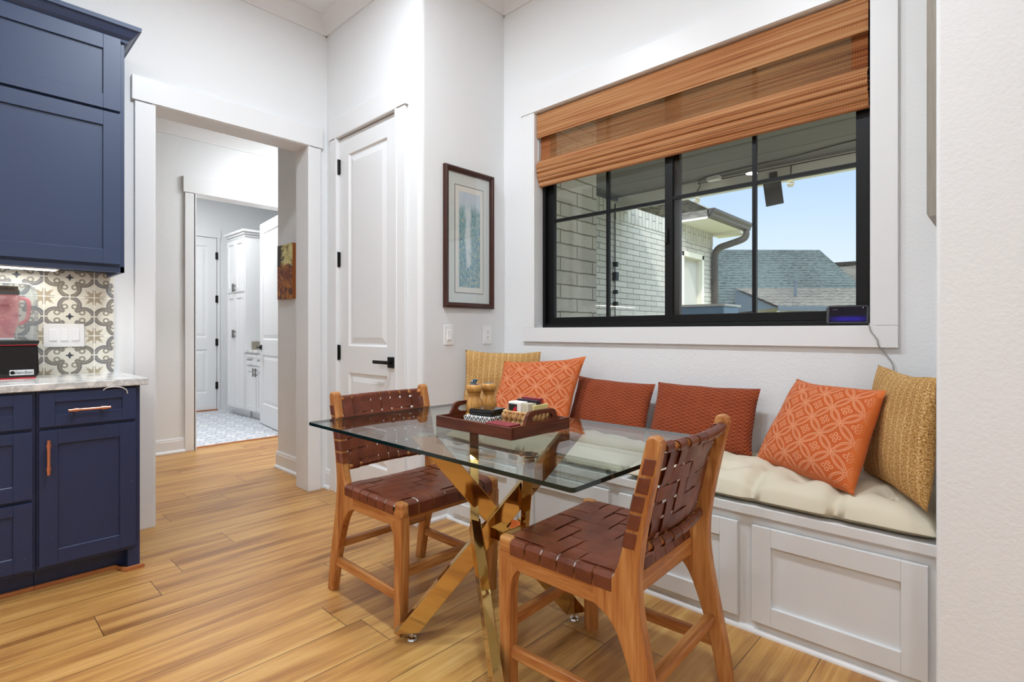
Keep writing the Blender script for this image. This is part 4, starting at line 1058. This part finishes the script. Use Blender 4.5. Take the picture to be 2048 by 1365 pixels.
    for i in range(NV):
        y = -ym + pv*(i+.5); path = []; bo = bow(y)
        X = Vector((1, 0, 0))
        r = .0152
        path = []
        def wrap(zc, a0, a1, n=8):
            for k in range(n+1):
                a = math.radians(a0 + (a1-a0)*k/n); d_ = Vector((math.cos(a), 0, math.sin(a)))
                path.append((Vector((bx(zc)+bo, y, zc)) + d_*r, d_))
        wrap(.548, 100, 360, 10)
        for j in range(NH):
            z = z0 + ph*(j+.5); o = over(i, j+1)
            for d_ in (-.28, .28): path.append((Vector((bx(z+ph*d_)+bo + .010 + amp*o, y, z+ph*d_)), X))
        wrap(.832, 0, 262, 10)
        ribbon(path, Vector((0, 1, 0)), pv*.455, X)
    for j in range(NH):
        z = z0 + ph*(j+.5); path = []; X = Vector((1, 0, 0)); up = Vector((-.235, 0, 1)).normalized(); e2 = HW+t
        path.append((Vector((bx(z)-.002, -e2-.003, z)), Vector((0, -1, 0)))); path.append((Vector((bx(z)+.028, -e2-.003, z)), Vector((0, -1, 0)))); path.append((Vector((bx(z)+.0365, -e2+.006, z)), Vector((.7, -.7, 0))))
        path.append((Vector((bx(z)+.037, -HW-.004, z)), X))
        for i in range(NV):
            y = -ym + pv*(i+.5); o = -over(i, j+1)
            for d_ in (-.28, .28): path.append((Vector((bx(z)+bow(y+pv*d_) + .010 + amp*o, y+pv*d_, z)), X))
        path.append((Vector((bx(z)+.037, HW+.004, z)), X))
        path.append((Vector((bx(z)+.0365, e2-.006, z)), Vector((.7, .7, 0)))); path.append((Vector((bx(z)+.028, e2+.003, z)), Vector((0, 1, 0)))); path.append((Vector((bx(z)-.002, e2+.003, z)), Vector((0, 1, 0))))
        ribbon(path, up, ph*.43, X)
    mb.build('strap_weave', 'leather', br, bevel=.0009, seg=1, smooth=35)
    for s in (-1, 1):
        for j in range(NH):
            z = z0 + ph*(j+.5)
            for d_ in (-.012, .012): mb = MB(); mb.lathe([(.0032, 0), (.0024, .0014), (.0004, .002)], (bx(z)+bow(HW)+.004, s*(HW-.014), z+d_), 8, ax=Matrix.Rotation(-PI/2, 3, 'Y')); mb.build('rivet', 'chrome', br, smooth=40)
    return ch
c1 = chair(); c2 = copy_tree(c1)
c1.location = (-1.922, 1.40, 0); c1['label'] = 'brown woven leather chair at the far table end in front of the white panelled door'
c2.location = (-.902, 1.452, 0); c2.rotation_euler = (0, 0, math.radians(182.3)); c2['label'] = 'brown woven leather chair seen from behind beside the bench cushions'

# ------------------------------------------------------------------ tray and the things on it
tr = thing('serving_tray', 'dark wood serving tray with cut-out handles on the glass table', 'tray', (-1.40, 1.43, TZ))
tx0, tx1, ty0, ty1 = -1.595, -1.20, 1.272, 1.588
mb = MB(); mb.box(tx0+.006, ty0+.006, TZ+.0005, tx1-.006, ty1-.006, TZ+.014); mb.build('base', 'tray_wood_x', tr)
for y in (ty0, ty1-.011):
    mb = MB(); mb.box(tx0, y, TZ+.0005, tx1, y+.011, TZ+.042); mb.build('side', 'tray_wood_x', tr, bevel=.002)
ym = (ty0+ty1)/2
for x in (tx0, tx1-.012):
    hb = TZ+.0425
    outer = [(ty0+.011, TZ+.0005), (ty1-.011, TZ+.0005), (ty1-.011, hb)] + [(p.x, p.y) for p in smoothline([(ym+.095, hb), (ym+.083, hb+.012), (ym+.078, hb+.03), (ym+.066, hb+.041), (ym+.05, hb+.0445)], 4)] \
        + [(p.x, p.y) for p in smoothline([(ym-.05, hb+.0445), (ym-.066, hb+.041), (ym-.078, hb+.03), (ym-.083, hb+.012), (ym-.095, hb)], 4)] + [(ty0+.011, hb)]
    hole = [(ym + .043*math.cos(a) + (.014 if math.cos(a) > 0 else -.014), hb+.017 + .0135*math.sin(a)) for a in [2*PI*k/24 + .01 for k in range(24)]]
    # split the board round the slot into a lower and an upper ring half
    n = len(outer); bm_pts = []
    mb = MB()
    zc = hb+.017
    lo = [(ty0+.011, TZ+.0005), (ty1-.011, TZ+.0005), (ty1-.011, hb), (ym+.0945, hb), (ym+.082, zc)] + [(hy_, hz_) for hy_, hz_ in [(ym + (.057 if k == 0 else -.057 if k == 12 else .043*math.cos(-PI*k/12) + (.014 if k < 6 else -.014)), zc + .0135*math.sin(-PI*k/12)) for k in range(13)]] + [(ym-.082, zc), (ym-.0945, hb), (ty0+.011, hb)]
    up_ = [(ym+.082, zc), (ym+.078, hb+.03), (ym+.066, hb+.041), (ym+.05, hb+.0445), (ym-.05, hb+.0445), (ym-.066, hb+.041), (ym-.078, hb+.03), (ym-.082, zc)] + [(ym + (-.057 if k == 0 else .057 if k == 12 else -.043*math.cos(PI*k/12) + (-.014 if k < 6 else .014)), zc + .0135*math.sin(PI*k/12)) for k in range(13)]
    mb.prism(lo, 'yz', x, x+.012); mb.prism(up_, 'yz', x, x+.012)
    mb.build('handle_end', 'tray_wood_y', tr)
FZ = TZ+.0145
def mill(x, y, label, tall):
    t = thing('pepper_mill', label, 'mill', (x, y, FZ), 'wooden mills on the tray')
    mb = MB()
    mb.lathe([(.0325, 0), (.034, .004), (.034, .010), (.031, .013), (.033, .017), (.0335, .024), (.029, .028), (.0315, .038), (.0325, .052), (.0305, .068), (.025, .083), (.0215, .093), (.0225, .099), (.0265, .103), (.0265, .1055), (.0, .1055)], (x, y, FZ), 32)
    mb.build('body', 'mill_wood', t, smooth=50)
    mb = MB(); mb.lathe([(.024, .106), (.0295, .112), (.0312, .121), (.030, .131), (.025, .1365), (.012, .1385), (0, .1385)], (x, y, FZ), 32); mb.build('head', 'mill_wood', t, smooth=50)
    mb = MB(); mb.lathe([(.021, .1372), (.021, .1392), (.019, .1398), (0, .1398)], (x, y, FZ), 24); pl = mb.build('top_plate', 'steel', t, smooth=40)
    if tall:
        mb = MB(); mb.lathe([(.004, .139), (.004, .147), (.0095, .148), (.0105, .153), (.0095, .158), (0, .159)], (x+.001, y+.003, FZ), 12); mb.lathe([(.006, 0), (.007, .006), (.004, .01)], (x-.012, y+.0, FZ+.141), 10); mb.build('knob', 'knob_blue', pl, smooth=40)
    return t
mill(-1.546, 1.425, 'wooden pepper mill with a blue-grey knob at the tray front', True)
mill(-1.546, 1.505, 'wooden salt mill with a flat metal top behind the other mill', False)
bx_ = thing('coaster_box', 'low black and white geometric box with a black lid on the tray', 'box', (-1.43, 1.372, FZ))
Rb = Matrix.Rotation(math.radians(8), 3, 'Z')
def rbox(mb, c, hx_, hy_, z0, z1, R=Rb):
    c = Vector(c); vs = [c + R @ Vector((sx*hx_, sy*hy_, 0)) + Vector((0, 0, z)) for z in (z0, z1) for sy in (-1, 1) for sx in (-1, 1)]
    mb.add(vs, [(0, 2, 3, 1), (4, 5, 7, 6), (0, 1, 5, 4), (2, 6, 7, 3), (0, 4, 6, 2), (1, 3, 7, 5)])
mb = MB(); rbox(mb, (-1.43, 1.375, 0), .064, .052, FZ, FZ+.036); mb.build('body', 'black_white_box', bx_, bevel=.003)
mb = MB(); rbox(mb, (-1.43, 1.385, 0), .056, .046, FZ+.0365, FZ+.060); mb.build('lid', 'gloss_black', bx_, bevel=.008, seg=3)
mb = MB(); mb.box(-1.345, 1.29, FZ, -1.232, 1.352, FZ+.029); tag(mb.build('patterned_box', 'red_cloth', bevel=.002), 'small flat red lattice patterned box in the front corner of the tray', 'box')
# water hyacinth basket
bk = thing('woven_basket', 'small woven rush basket of cards on the tray', 'basket', (-1.285, 1.455, FZ))
bxc, byc, bw, bd = -1.287, 1.452, .062, .072
def perim(t, r=.018, gx=bw, gy=bd):
    """rounded rectangle, t in 0..1"""
    pts = corner(gx-r, gy-r, r, 0, 90, 5) + corner(-gx+r, gy-r, r, 90, 180, 5) + corner(-gx+r, -gy+r, r, 180, 270, 5) + corner(gx-r, -gy+r, r, 270, 360, 5)
    pts.append(pts[0]); L = [0]
    for a, b in zip(pts, pts[1:]): L.append(L[-1] + math.dist(a, b))
    s = (t % 1)*L[-1]
    for i in range(len(pts)-1):
        if s <= L[i+1]:
            k = (s-L[i])/max(1e-9, L[i+1]-L[i]); return (pts[i][0]+(pts[i+1][0]-pts[i][0])*k, pts[i][1]+(pts[i+1][1]-pts[i][1])*k)
    return pts[0]
mb = MB(); NB = 24
for row in range(2):
    for k in range(NB):
        t0 = (k + .5*(row % 2))/NB; p = perim(t0); q = perim(t0+.55/NB); z = FZ+.017+row*.025
        a = Vector((bxc+p[0], byc+p[1], z-.015)); b = Vector((bxc+q[0], byc+q[1], z+.016)); o = Vector((p[0], p[1], 0)).normalized()*.004
        mb.tube([a, a*.65+b*.35 + o, a*.35+b*.65 + o, b], [.0035, .0075, .0075, .0035], 6)
        c_ = Vector((bxc+perim(t0+.95/NB)[0], byc+perim(t0+.95/NB)[1], z-.015))
        mb.tube([b, b*.5+c_*.5 + o, c_], [.003, .005, .003], 6)
mb.tube([(bxc+perim(k/40)[0], byc+perim(k/40)[1], FZ+.058) for k in range(41)], .0055, 7)
mb.build('weave', 'hyacinth', bk, smooth=60)
mb = MB(); mb.box(bxc-bw+.007, byc-bd+.007, FZ, bxc+bw-.007, byc+bd-.007, FZ+.005); mb.build('bottom', 'hyacinth', bk)
cb = thing('card_box', 'white card box with a black and red front in the rush basket', 'card box', (-1.31, 1.415, FZ+.006))
mb = MB(); mb.box(-1.333, 1.394, FZ+.006, -1.270, 1.434, FZ+.094); mb.build('carton', 'card_white', cb, bevel=.004)
mb = MB(); mb.box(-1.3285, 1.3925, FZ+.03, -1.2885, 1.3942, FZ+.086); fr_ = mb.build('front_print', 'card_black', cb)
mb = MB(); mb.prism([(-1.322, FZ+.032), (-1.29, FZ+.032), (-1.289, FZ+.076), (-1.296, FZ+.078), (-1.306, FZ+.066), (-1.316, FZ+.052)], 'xz', 1.3918, 1.3926); mb.build('red_shape', 'card_red', fr_)
dk = thing('card_deck', 'stack of worn card edges beside the white card box in the basket', 'cards', (-1.25, 1.43, FZ+.006))
mb = MB()
for k in range(5): mb.box(-1.268 + k*.0062, 1.398, FZ+.006, -1.263 + k*.0062, 1.44, FZ+.090 - .002*(k % 2))
mb.build('cards', 'cards_side', dk)
mb = MB(); mb.box(-1.336, 1.446, FZ+.006, -1.238, 1.466, FZ+.098); tag(mb.build('card_pack', 'pack_dark', bevel=.002), 'shiny dark wrapped pack standing at the middle of the rush basket', 'pack')
mb = MB(); mb.box(-1.335, 1.469, FZ+.006, -1.245, 1.488, FZ+.103); tag(mb.build('card_pack', 'pack_red', bevel=.002), 'dull red pack standing at the back of the rush basket', 'pack')
mb = MB(); rbox(mb, (-1.2375, 1.463, 0), .0035, .042, FZ+.006, FZ+.083, Matrix.Rotation(math.radians(4), 3, 'Z')); tag(mb.build('note_pad', 'note_yellow', bevel=.001), 'pale yellow note pad standing in the rush basket', 'note pad')

# ------------------------------------------------------------------ outdoors
def wing(mb, k=1.24):
    c = Vector((0, 0, 1.13)); mb.v = [c + (p - c)*k for p in mb.v]; return mb
mb = MB(); mb.box(-3.95, 2.76, -.12, 3.5, 6.6, -.04); struct(mb.build('floor_patio', 'patio_concrete'))
mb = MB(); mb.box(-60, 2.9, -.3, 30, 70, -.125); struct(mb.build('ground', 'lawn'))
mb = MB(); mb.box(-3.95, 2.75, 2.87, 3.5, 6.2, 2.99); struct(mb.build('ceiling_patio', 'patio_board'))
mb = MB(); mb.box(-3.719, 5.95, 2.735, 3.5, 6.17, 2.869); struct(mb.build('beam_patio', 'cream_trim', bevel=.004))
mb = MB(); mb.box(-2.62, 2.765, -.1, -2.35, 3.45, 2.869); struct(mb.build('wall_patio', 'painted_brick_near'))
mb = MB(); mb.box(-3.2, 3.2, -.1, -3.0, 6.25, 2.30); mb.box(-3.2, 6.90, -.1, -3.0, 7.2, 2.30); mb.box(-3.2, 6.25, 2.14, -3.0, 6.90, 2.30); w_ = struct(wing(mb).build('wall_garage', 'painted_brick'))
mb = MB(); mb.box(-3.2, 3.2, 2.30, -2.994, 7.2, 2.475); wing(mb).build('soldier_course', 'soldier_brick', w_)
mb = MB(); mb.box(-3.10, 6.29, 0, -3.06, 6.86, 2.10); d4 = struct(wing(mb).build('door_4', 'porch_white'))
mb = MB(); mb.box(-3.0601, 6.36, .2, -3.052, 6.79, .95); mb.box(-3.0601, 6.36, 1.1, -3.052, 6.79, 1.98); wing(mb).build('panel', 'porch_white', d4, bevel=.006)
mb = MB(); mb.box(-3.10, 6.25, 0, -2.985, 6.31, 2.14); mb.box(-3.10, 6.84, 0, -2.985, 6.90, 2.14); mb.box(-3.10, 6.25, 2.08, -2.985, 6.90, 2.145); struct(wing(mb).build('trim_20', 'cream_trim', bevel=.003))
# eave beyond the patio
mb = MB(); mb.box(-3.2, 6.18, 2.476, -2.62, 7.42, 2.50); mb.box(-3.0, 7.2, 2.44, -2.62, 7.42, 2.476); struct(wing(mb).build('soffit', 'cream_trim'))
mb = MB(); mb.add([(-2.62, 6.18, 2.585), (-2.62, 7.44, 2.585), (-3.86, 6.18, 3.33), (-7.2, 7.44, 2.585), (-5.0, 5.06, 4.0), (-5.0, 6.18, 4.0)], [(0, 1, 2), (1, 3, 4, 2)]); mb.box(-3.2, 6.18, 2.5, -2.64, 7.42, 2.583)
struct(wing(mb).build('roof_garage', 'shingle_brown'))
gu = thing('gutter', 'dark bronze rain gutter along the brick wall eave with a curved downspout', 'gutter', (-3.3, 8.4, 0))
mb = MB(); mb.prism([(-2.62, 2.478), (-2.68+.04, 2.478), (-2.60, 2.482), (-2.575, 2.50), (-2.57, 2.53), (-2.55, 2.56), (-2.55, 2.592), (-2.62, 2.592)], 'xz', 6.18, 7.43); wing(mb).build('trough', 'gutter_bronze', gu)
mb = MB(); mb.tube(smoothline([(-2.60, 7.33, 2.48), (-2.60, 7.33, 2.42), (-2.64, 7.31, 2.37), (-2.80, 7.24, 2.31), (-2.90, 7.19, 2.27), (-2.945, 7.17, 2.20), (-2.95, 7.165, 2.10)], 5), .045, 10); mb.tube([(-2.95, 7.165, 2.12), (-2.95, 7.165, -.05)], .045, 10); wing(mb).build('downspout', 'gutter_bronze', gu, smooth=60)
# hung from the patio beam
sp = thing('outdoor_speaker', 'dark box loudspeaker hung under the cream patio beam', 'speaker', (-1.82, 5.93, 2.45))
Rs = Matrix.Rotation(math.radians(24), 3, 'Z') @ Matrix.Rotation(math.radians(-9), 3, 'Y') @ Matrix.Rotation(math.radians(14), 3, 'X'); cs = Vector((-1.82, 5.88, 2.585))
mb = MB()
sh_ = [(-.085, -.07), (.085, -.07), (.06, .09), (-.06, .09)]
vs = [cs + Rs @ Vector((x, y, z)) for z in (-.135, .135) for x, y in sh_]
mb.add(vs, [(3, 2, 1, 0), (4, 5, 6, 7)] + [(i, (i+1) % 4, 4+(i+1) % 4, 4+i) for i in range(4)]); mb.build('cabinet', 'speaker_shell', sp, bevel=.006)
mb = MB(); vs = [cs + Rs @ Vector((x, y, z)) for z in (-.128, .128) for x, y in ((-.078, -.078), (.078, -.078), (.078, -.069), (-.078, -.069))]
mb.add(vs, [(3, 2, 1, 0), (4, 5, 6, 7)] + [(i, (i+1) % 4, 4+(i+1) % 4, 4+i) for i in range(4)]); mb.build('grille', 'speaker_grille', sp, bevel=.004)
mb = MB(); mb.tube([(-1.83, 5.97, 2.78), (-1.83, 5.92, 2.76), (-1.825, 5.90, 2.70)], .018, 8); mb.box(-1.87, 5.943, 2.75, -1.79, 5.95, 2.81); mb.build('bracket', 'speaker_shell', sp)
mb = MB(); mb.tube(smoothline([(1.2, 5.5, 2.85), (-.6, 5.6, 2.85), (-1.04, 5.62, 2.862), (-1.6, 5.7, 2.855), (-2.0, 5.75, 2.862), (-2.4, 5.79, 2.86), (-2.58, 5.84, 2.85), (-2.60, 5.90, 2.80), (-2.645, 5.915, 2.748)], 6), .006, 6); mb.tube([(-1.04, 5.94, 2.845), (-1.655, 5.94, 2.842), (-2.645, 5.935, 2.84)], .005, 6)
mb.tube([(-1.655, 5.94, 2.842), (-1.655, 5.925, 2.748)], .006, 6)
tag(mb.build('light_string_cable', 'cable_black', smooth=60), 'black string light cable running along the patio ceiling edge', 'cable')
for lb, x in (('clear round bulb hanging right of the outdoor speaker', -1.655), ('clear round bulb hanging at the left end of the black cable', -2.645)):
    b = thing('string_bulb', lb, 'bulb', (x, 5.92, 2.62), 'string light bulbs on the patio')
    mb = MB(); mb.lathe([(.012, 2.69), (.014, 2.735), (.006, 2.745)], (x, 5.92, 0), 12); mb.build('socket', 'pale_metal', b, smooth=40)
    mb = MB(); mb.lathe([(.002, 2.612), (.022, 2.618), (.035, 2.64), (.033, 2.664), (.018, 2.684), (.011, 2.692)], (x, 5.92, 0), 16); mb.build('globe', 'bulb_glass', b, smooth=60)
jb = MB(); jb.box(-2.50, 5.83, 2.82, -2.36, 5.92, 2.868); tag(jb.build('junction_box', 'cream_trim', bevel=.005), 'small cream junction box where the patio beam meets the ceiling', 'box')
pc = thing('hanging_plug_cord', 'thin black cord with a plug box hanging down the white brick wall', 'cord', (-3.70, 5.853, 1.0))
mb = MB(); mb.tube([(-2.985, 4.72, 2.45), (-2.985, 4.72, .9)], .006, 6); wing(mb).build('cable', 'cable_black', pc)
for z0, z1, w in ((1.66, 1.745, .028), (1.80, 1.85, .018), (1.52, 1.56, .016), (1.40, 1.44, .02)):
    mb = MB(); mb.box(-2.998, 4.72-w, z0, -2.955, 4.72+w, z1); wing(mb).build('plug', 'cable_black', pc, bevel=.004)
bc_ = thing('patio_cooler', 'blue sided patio cart just above the window sill', 'cart', (-1.78, 4.2, -.04))
mb = MB(); mb.box(-1.985, 4.05, .86, -1.60, 4.35, 1.325); mb.build('body', 'patio_blue', bc_, bevel=.01)
mb = MB(); mb.box(-2.0, 4.03, 1.326, -1.585, 4.37, 1.345); mb.build('lid', 'pale_metal', bc_, bevel=.006)
for x in (-1.955, -1.63):
    for y in (4.08, 4.32): mb = MB(); mb.box(x-.02, y-.02, -.0395, x+.02, y+.02, .86); mb.build('leg', 'pale_metal', bc_)
# neighbours
def roofmesh(mb, pts, faces, th=.12):
    k = len(pts); mb.add([Vector(p) for p in pts] + [Vector(p) - Vector((0, 0, th)) for p in pts], faces + [tuple(k+i for i in reversed(f)) for f in faces])
D1 = Vector((.7284, .6851, 0)); D2 = Vector((-.6851, .7284, 0))     # along and away from our view line
def Q(r, f, z): v = D1*r + D2*f; return (v.x, v.y, z)
nh = thing('house', 'neighbouring house with a large grey-green hip roof', 'house', Q(10, 27, -.12), 'neighbouring houses')
mb = MB(); roofmesh(mb, [Q(6.2, 25.3, 5.05), Q(14.45, 25.0, 4.98), Q(14.6, 21, 2.2), Q(3.5, 21, 2.2), Q(3.5, 28.5, 2.2), Q(14.6, 28.5, 2.2)], [(0, 1, 2, 3), (1, 5, 2), (0, 4, 5, 1), (0, 3, 4)]); mb.build('roof', 'shingle_green', nh)
mb = MB(); a, b = Q(4.2, 21.6, 0), Q(18.8, 29.4, 0)
def qbox(mb, r0, f0, z0, r1, f1, z1):
    vs = [Q(r, f, z) for z in (z0, z1) for f in (f0, f1) for r in (r0, r1)]
    mb.add(vs, [(0, 2, 3, 1), (4, 5, 7, 6), (0, 1, 5, 4), (2, 6, 7, 3), (0, 4, 6, 2), (1, 3, 7, 5)])
qbox(mb, 4.2, 21.6, -.12, 14.2, 27.4, 2.25); mb.build('wall', 'house_brick', nh)
mb = MB(); qbox(mb, 3.5, 20.97, 2.06, 14.6, 21.03, 2.22); mb.build('fascia', 'slate_blue', nh)
mb = MB(); qbox(mb, 8.3, 21.55, 1.2, 9.7, 21.62, 2.0); mb.build('window', 'black_frame', nh)
h2 = thing('house', 'neighbouring house with the low tan porch roof and white posts', 'house', Q(11, 20, -.12), 'neighbouring houses')
mb = MB(); roofmesh(mb, [Q(8.62, 20.6, 2.83), Q(19, 20.6, 2.83), Q(19.5, 18.0, 2.0), Q(9.0, 18.0, 2.0), ], [(0, 1, 2, 3)], .08); mb.build('roof', 'shingle_tan', h2)
mb = MB(); mb.add([Q(8.64, 20.6, 2.76), Q(9.02, 18.1, 1.94), Q(8.64, 20.6, 1.86), Q(8.72, 20.62, 2.76), Q(9.1, 18.12, 1.94), Q(8.72, 20.62, 1.86)], [(0, 1, 2), (3, 5, 4), (0, 3, 4, 1), (1, 4, 5, 2), (2, 5, 3, 0)]); mb.build('gable', 'slate_blue', h2)
mb = MB(); qbox(mb, 9.0, 17.97, 1.84, 19.5, 18.03, 2.0); mb.build('fascia', 'slate_blue', h2)
for r in (9.1, 10.45, 13.2): mb = MB(); qbox(mb, r, 18.1, -.12, r+.2, 18.3, 1.86); mb.build('post', 'porch_white', h2)
mb = MB(); qbox(mb, 9.4, 19.6, -.12, 19, 20.55, 2.0); mb.build('wall', 'house_brick', h2)
mb = MB(); v = Vector(Q(10.28, 19.3, 0)); mb.tube([(v.x, v.y, 2.38), (v.x, v.y, 3.0)], .05, 10); mb.tube([(v.x, v.y, 2.95), (v.x, v.y, 3.02)], .075, 10); mb.build('vent_pipe', 'slate_blue', h2)
h3 = thing('house', 'farther house roof peeking out at the right window edge', 'house', Q(22, 34, -.12), 'neighbouring houses')
mb = MB(); roofmesh(mb, [Q(17, 35, 5.40), Q(21.8, 35, 5.42), Q(30, 35, 6.3), Q(31, 31, 2.6), Q(16, 31, 2.6), Q(30, 40, 2.6), Q(16, 40, 2.6)], [(0, 1, 2, 3, 4), (0, 6, 5, 2)]); mb.build('roof', 'shingle_tan', h3)
mb = MB(); qbox(mb, 17, 31.6, -.12, 30, 39, 2.5); mb.build('wall', 'house_brick', h3)

# ------------------------------------------------------------------ light
wd = bpy.data.worlds.new('sky'); SC.world = wd; wd.use_nodes = True; nt = wd.node_tree
bg = nt.nodes['Background']; tcn = nt.nodes.new('ShaderNodeTexCoord'); sx_ = nt.nodes.new('ShaderNodeSeparateXYZ'); rp = nt.nodes.new('ShaderNodeValToRGB')
nt.links.new(tcn.outputs['Generated'], sx_.inputs[0]); nt.links.new(sx_.outputs[2], rp.inputs[0]); nt.links.new(rp.outputs[0], bg.inputs[0])
e = rp.color_ramp.elements; e[0].position = 0.; e[0].color = (.285, .305, .325, 1); e[1].position = .9; e[1].color = (.8, .95, 1.15, 1)
for p_, c_ in ((.10, (.215, .255, .305, 1)), (.2, (.165, .222, .30, 1)), (.34, (.125, .19, .29, 1)), (.46, (.7, .8, .95, 1))):
    q = e.new(p_); q.color = c_
bg.inputs[1].default_value = 4.
def sun(rot, en, ang=1.5, col=(1, .96, .9)):
    l = bpy.data.lights.new('sun', 'SUN'); l.energy = en; l.angle = math.radians(ang); l.color = col
    o = bpy.data.objects.new('sun', l); COL.objects.link(o); o.rotation_euler = rot; return o
sun((math.radians(42), 0, math.radians(35)), 2.2, 2)
def lamp(name, loc, en, size, col=(1, .965, .92), rot=(0, 0, 0), sy=None, spread=180):
    l = bpy.data.lights.new(name, 'AREA'); l.energy = en; l.color = col; l.shape = 'RECTANGLE' if sy else 'DISK'; l.size = size; l.spread = math.radians(spread)
    if sy: l.size_y = sy
    o = bpy.data.objects.new(name, l); COL.objects.link(o); o.location = loc; o.rotation_euler = rot; return o
WC = (.88, .96, 1.04)
for x, y, en, sz in ((-2.2, .95, 33, .3), (-1.0, .9, 30, .3), (1.2, -1.0, 16, .3), (-2.67, -2.4, 24, .15), (-.5, -1.8, 28, .3), (1.6, -1.9, 24, .3)): lamp('ceiling_light', (x, y, H-.012), en, sz, WC)
lamp('ceiling_light', (-5.05, 2.75, 3.045), 34, .3, (.95, .98, 1.0)); lamp('ceiling_light', (-6.8, 1.9, 3.045), 42, .5, (.95, .98, 1.0))
lamp('strip_light', (-3.43, -.04, 1.428), 5., .06, (1, .97, .92), sy=.78)

SC.view_settings.view_transform = 'Standard'; SC.view_settings.look = 'None'; SC.view_settings.gamma = 1; SC.view_settings.use_curve_mapping = False
SC.view_settings.exposure = 0.12
try:
    SC.cycles.max_bounces = 14; SC.cycles.transparent_max_bounces = 24; SC.cycles.diffuse_bounces = 6; SC.cycles.glossy_bounces = 6
    SC.cycles.use_denoising = True; SC.cycles.caustics_reflective = False
except Exception: pass
for o in bpy.data.objects:
    if '_o' in o: del o['_o']
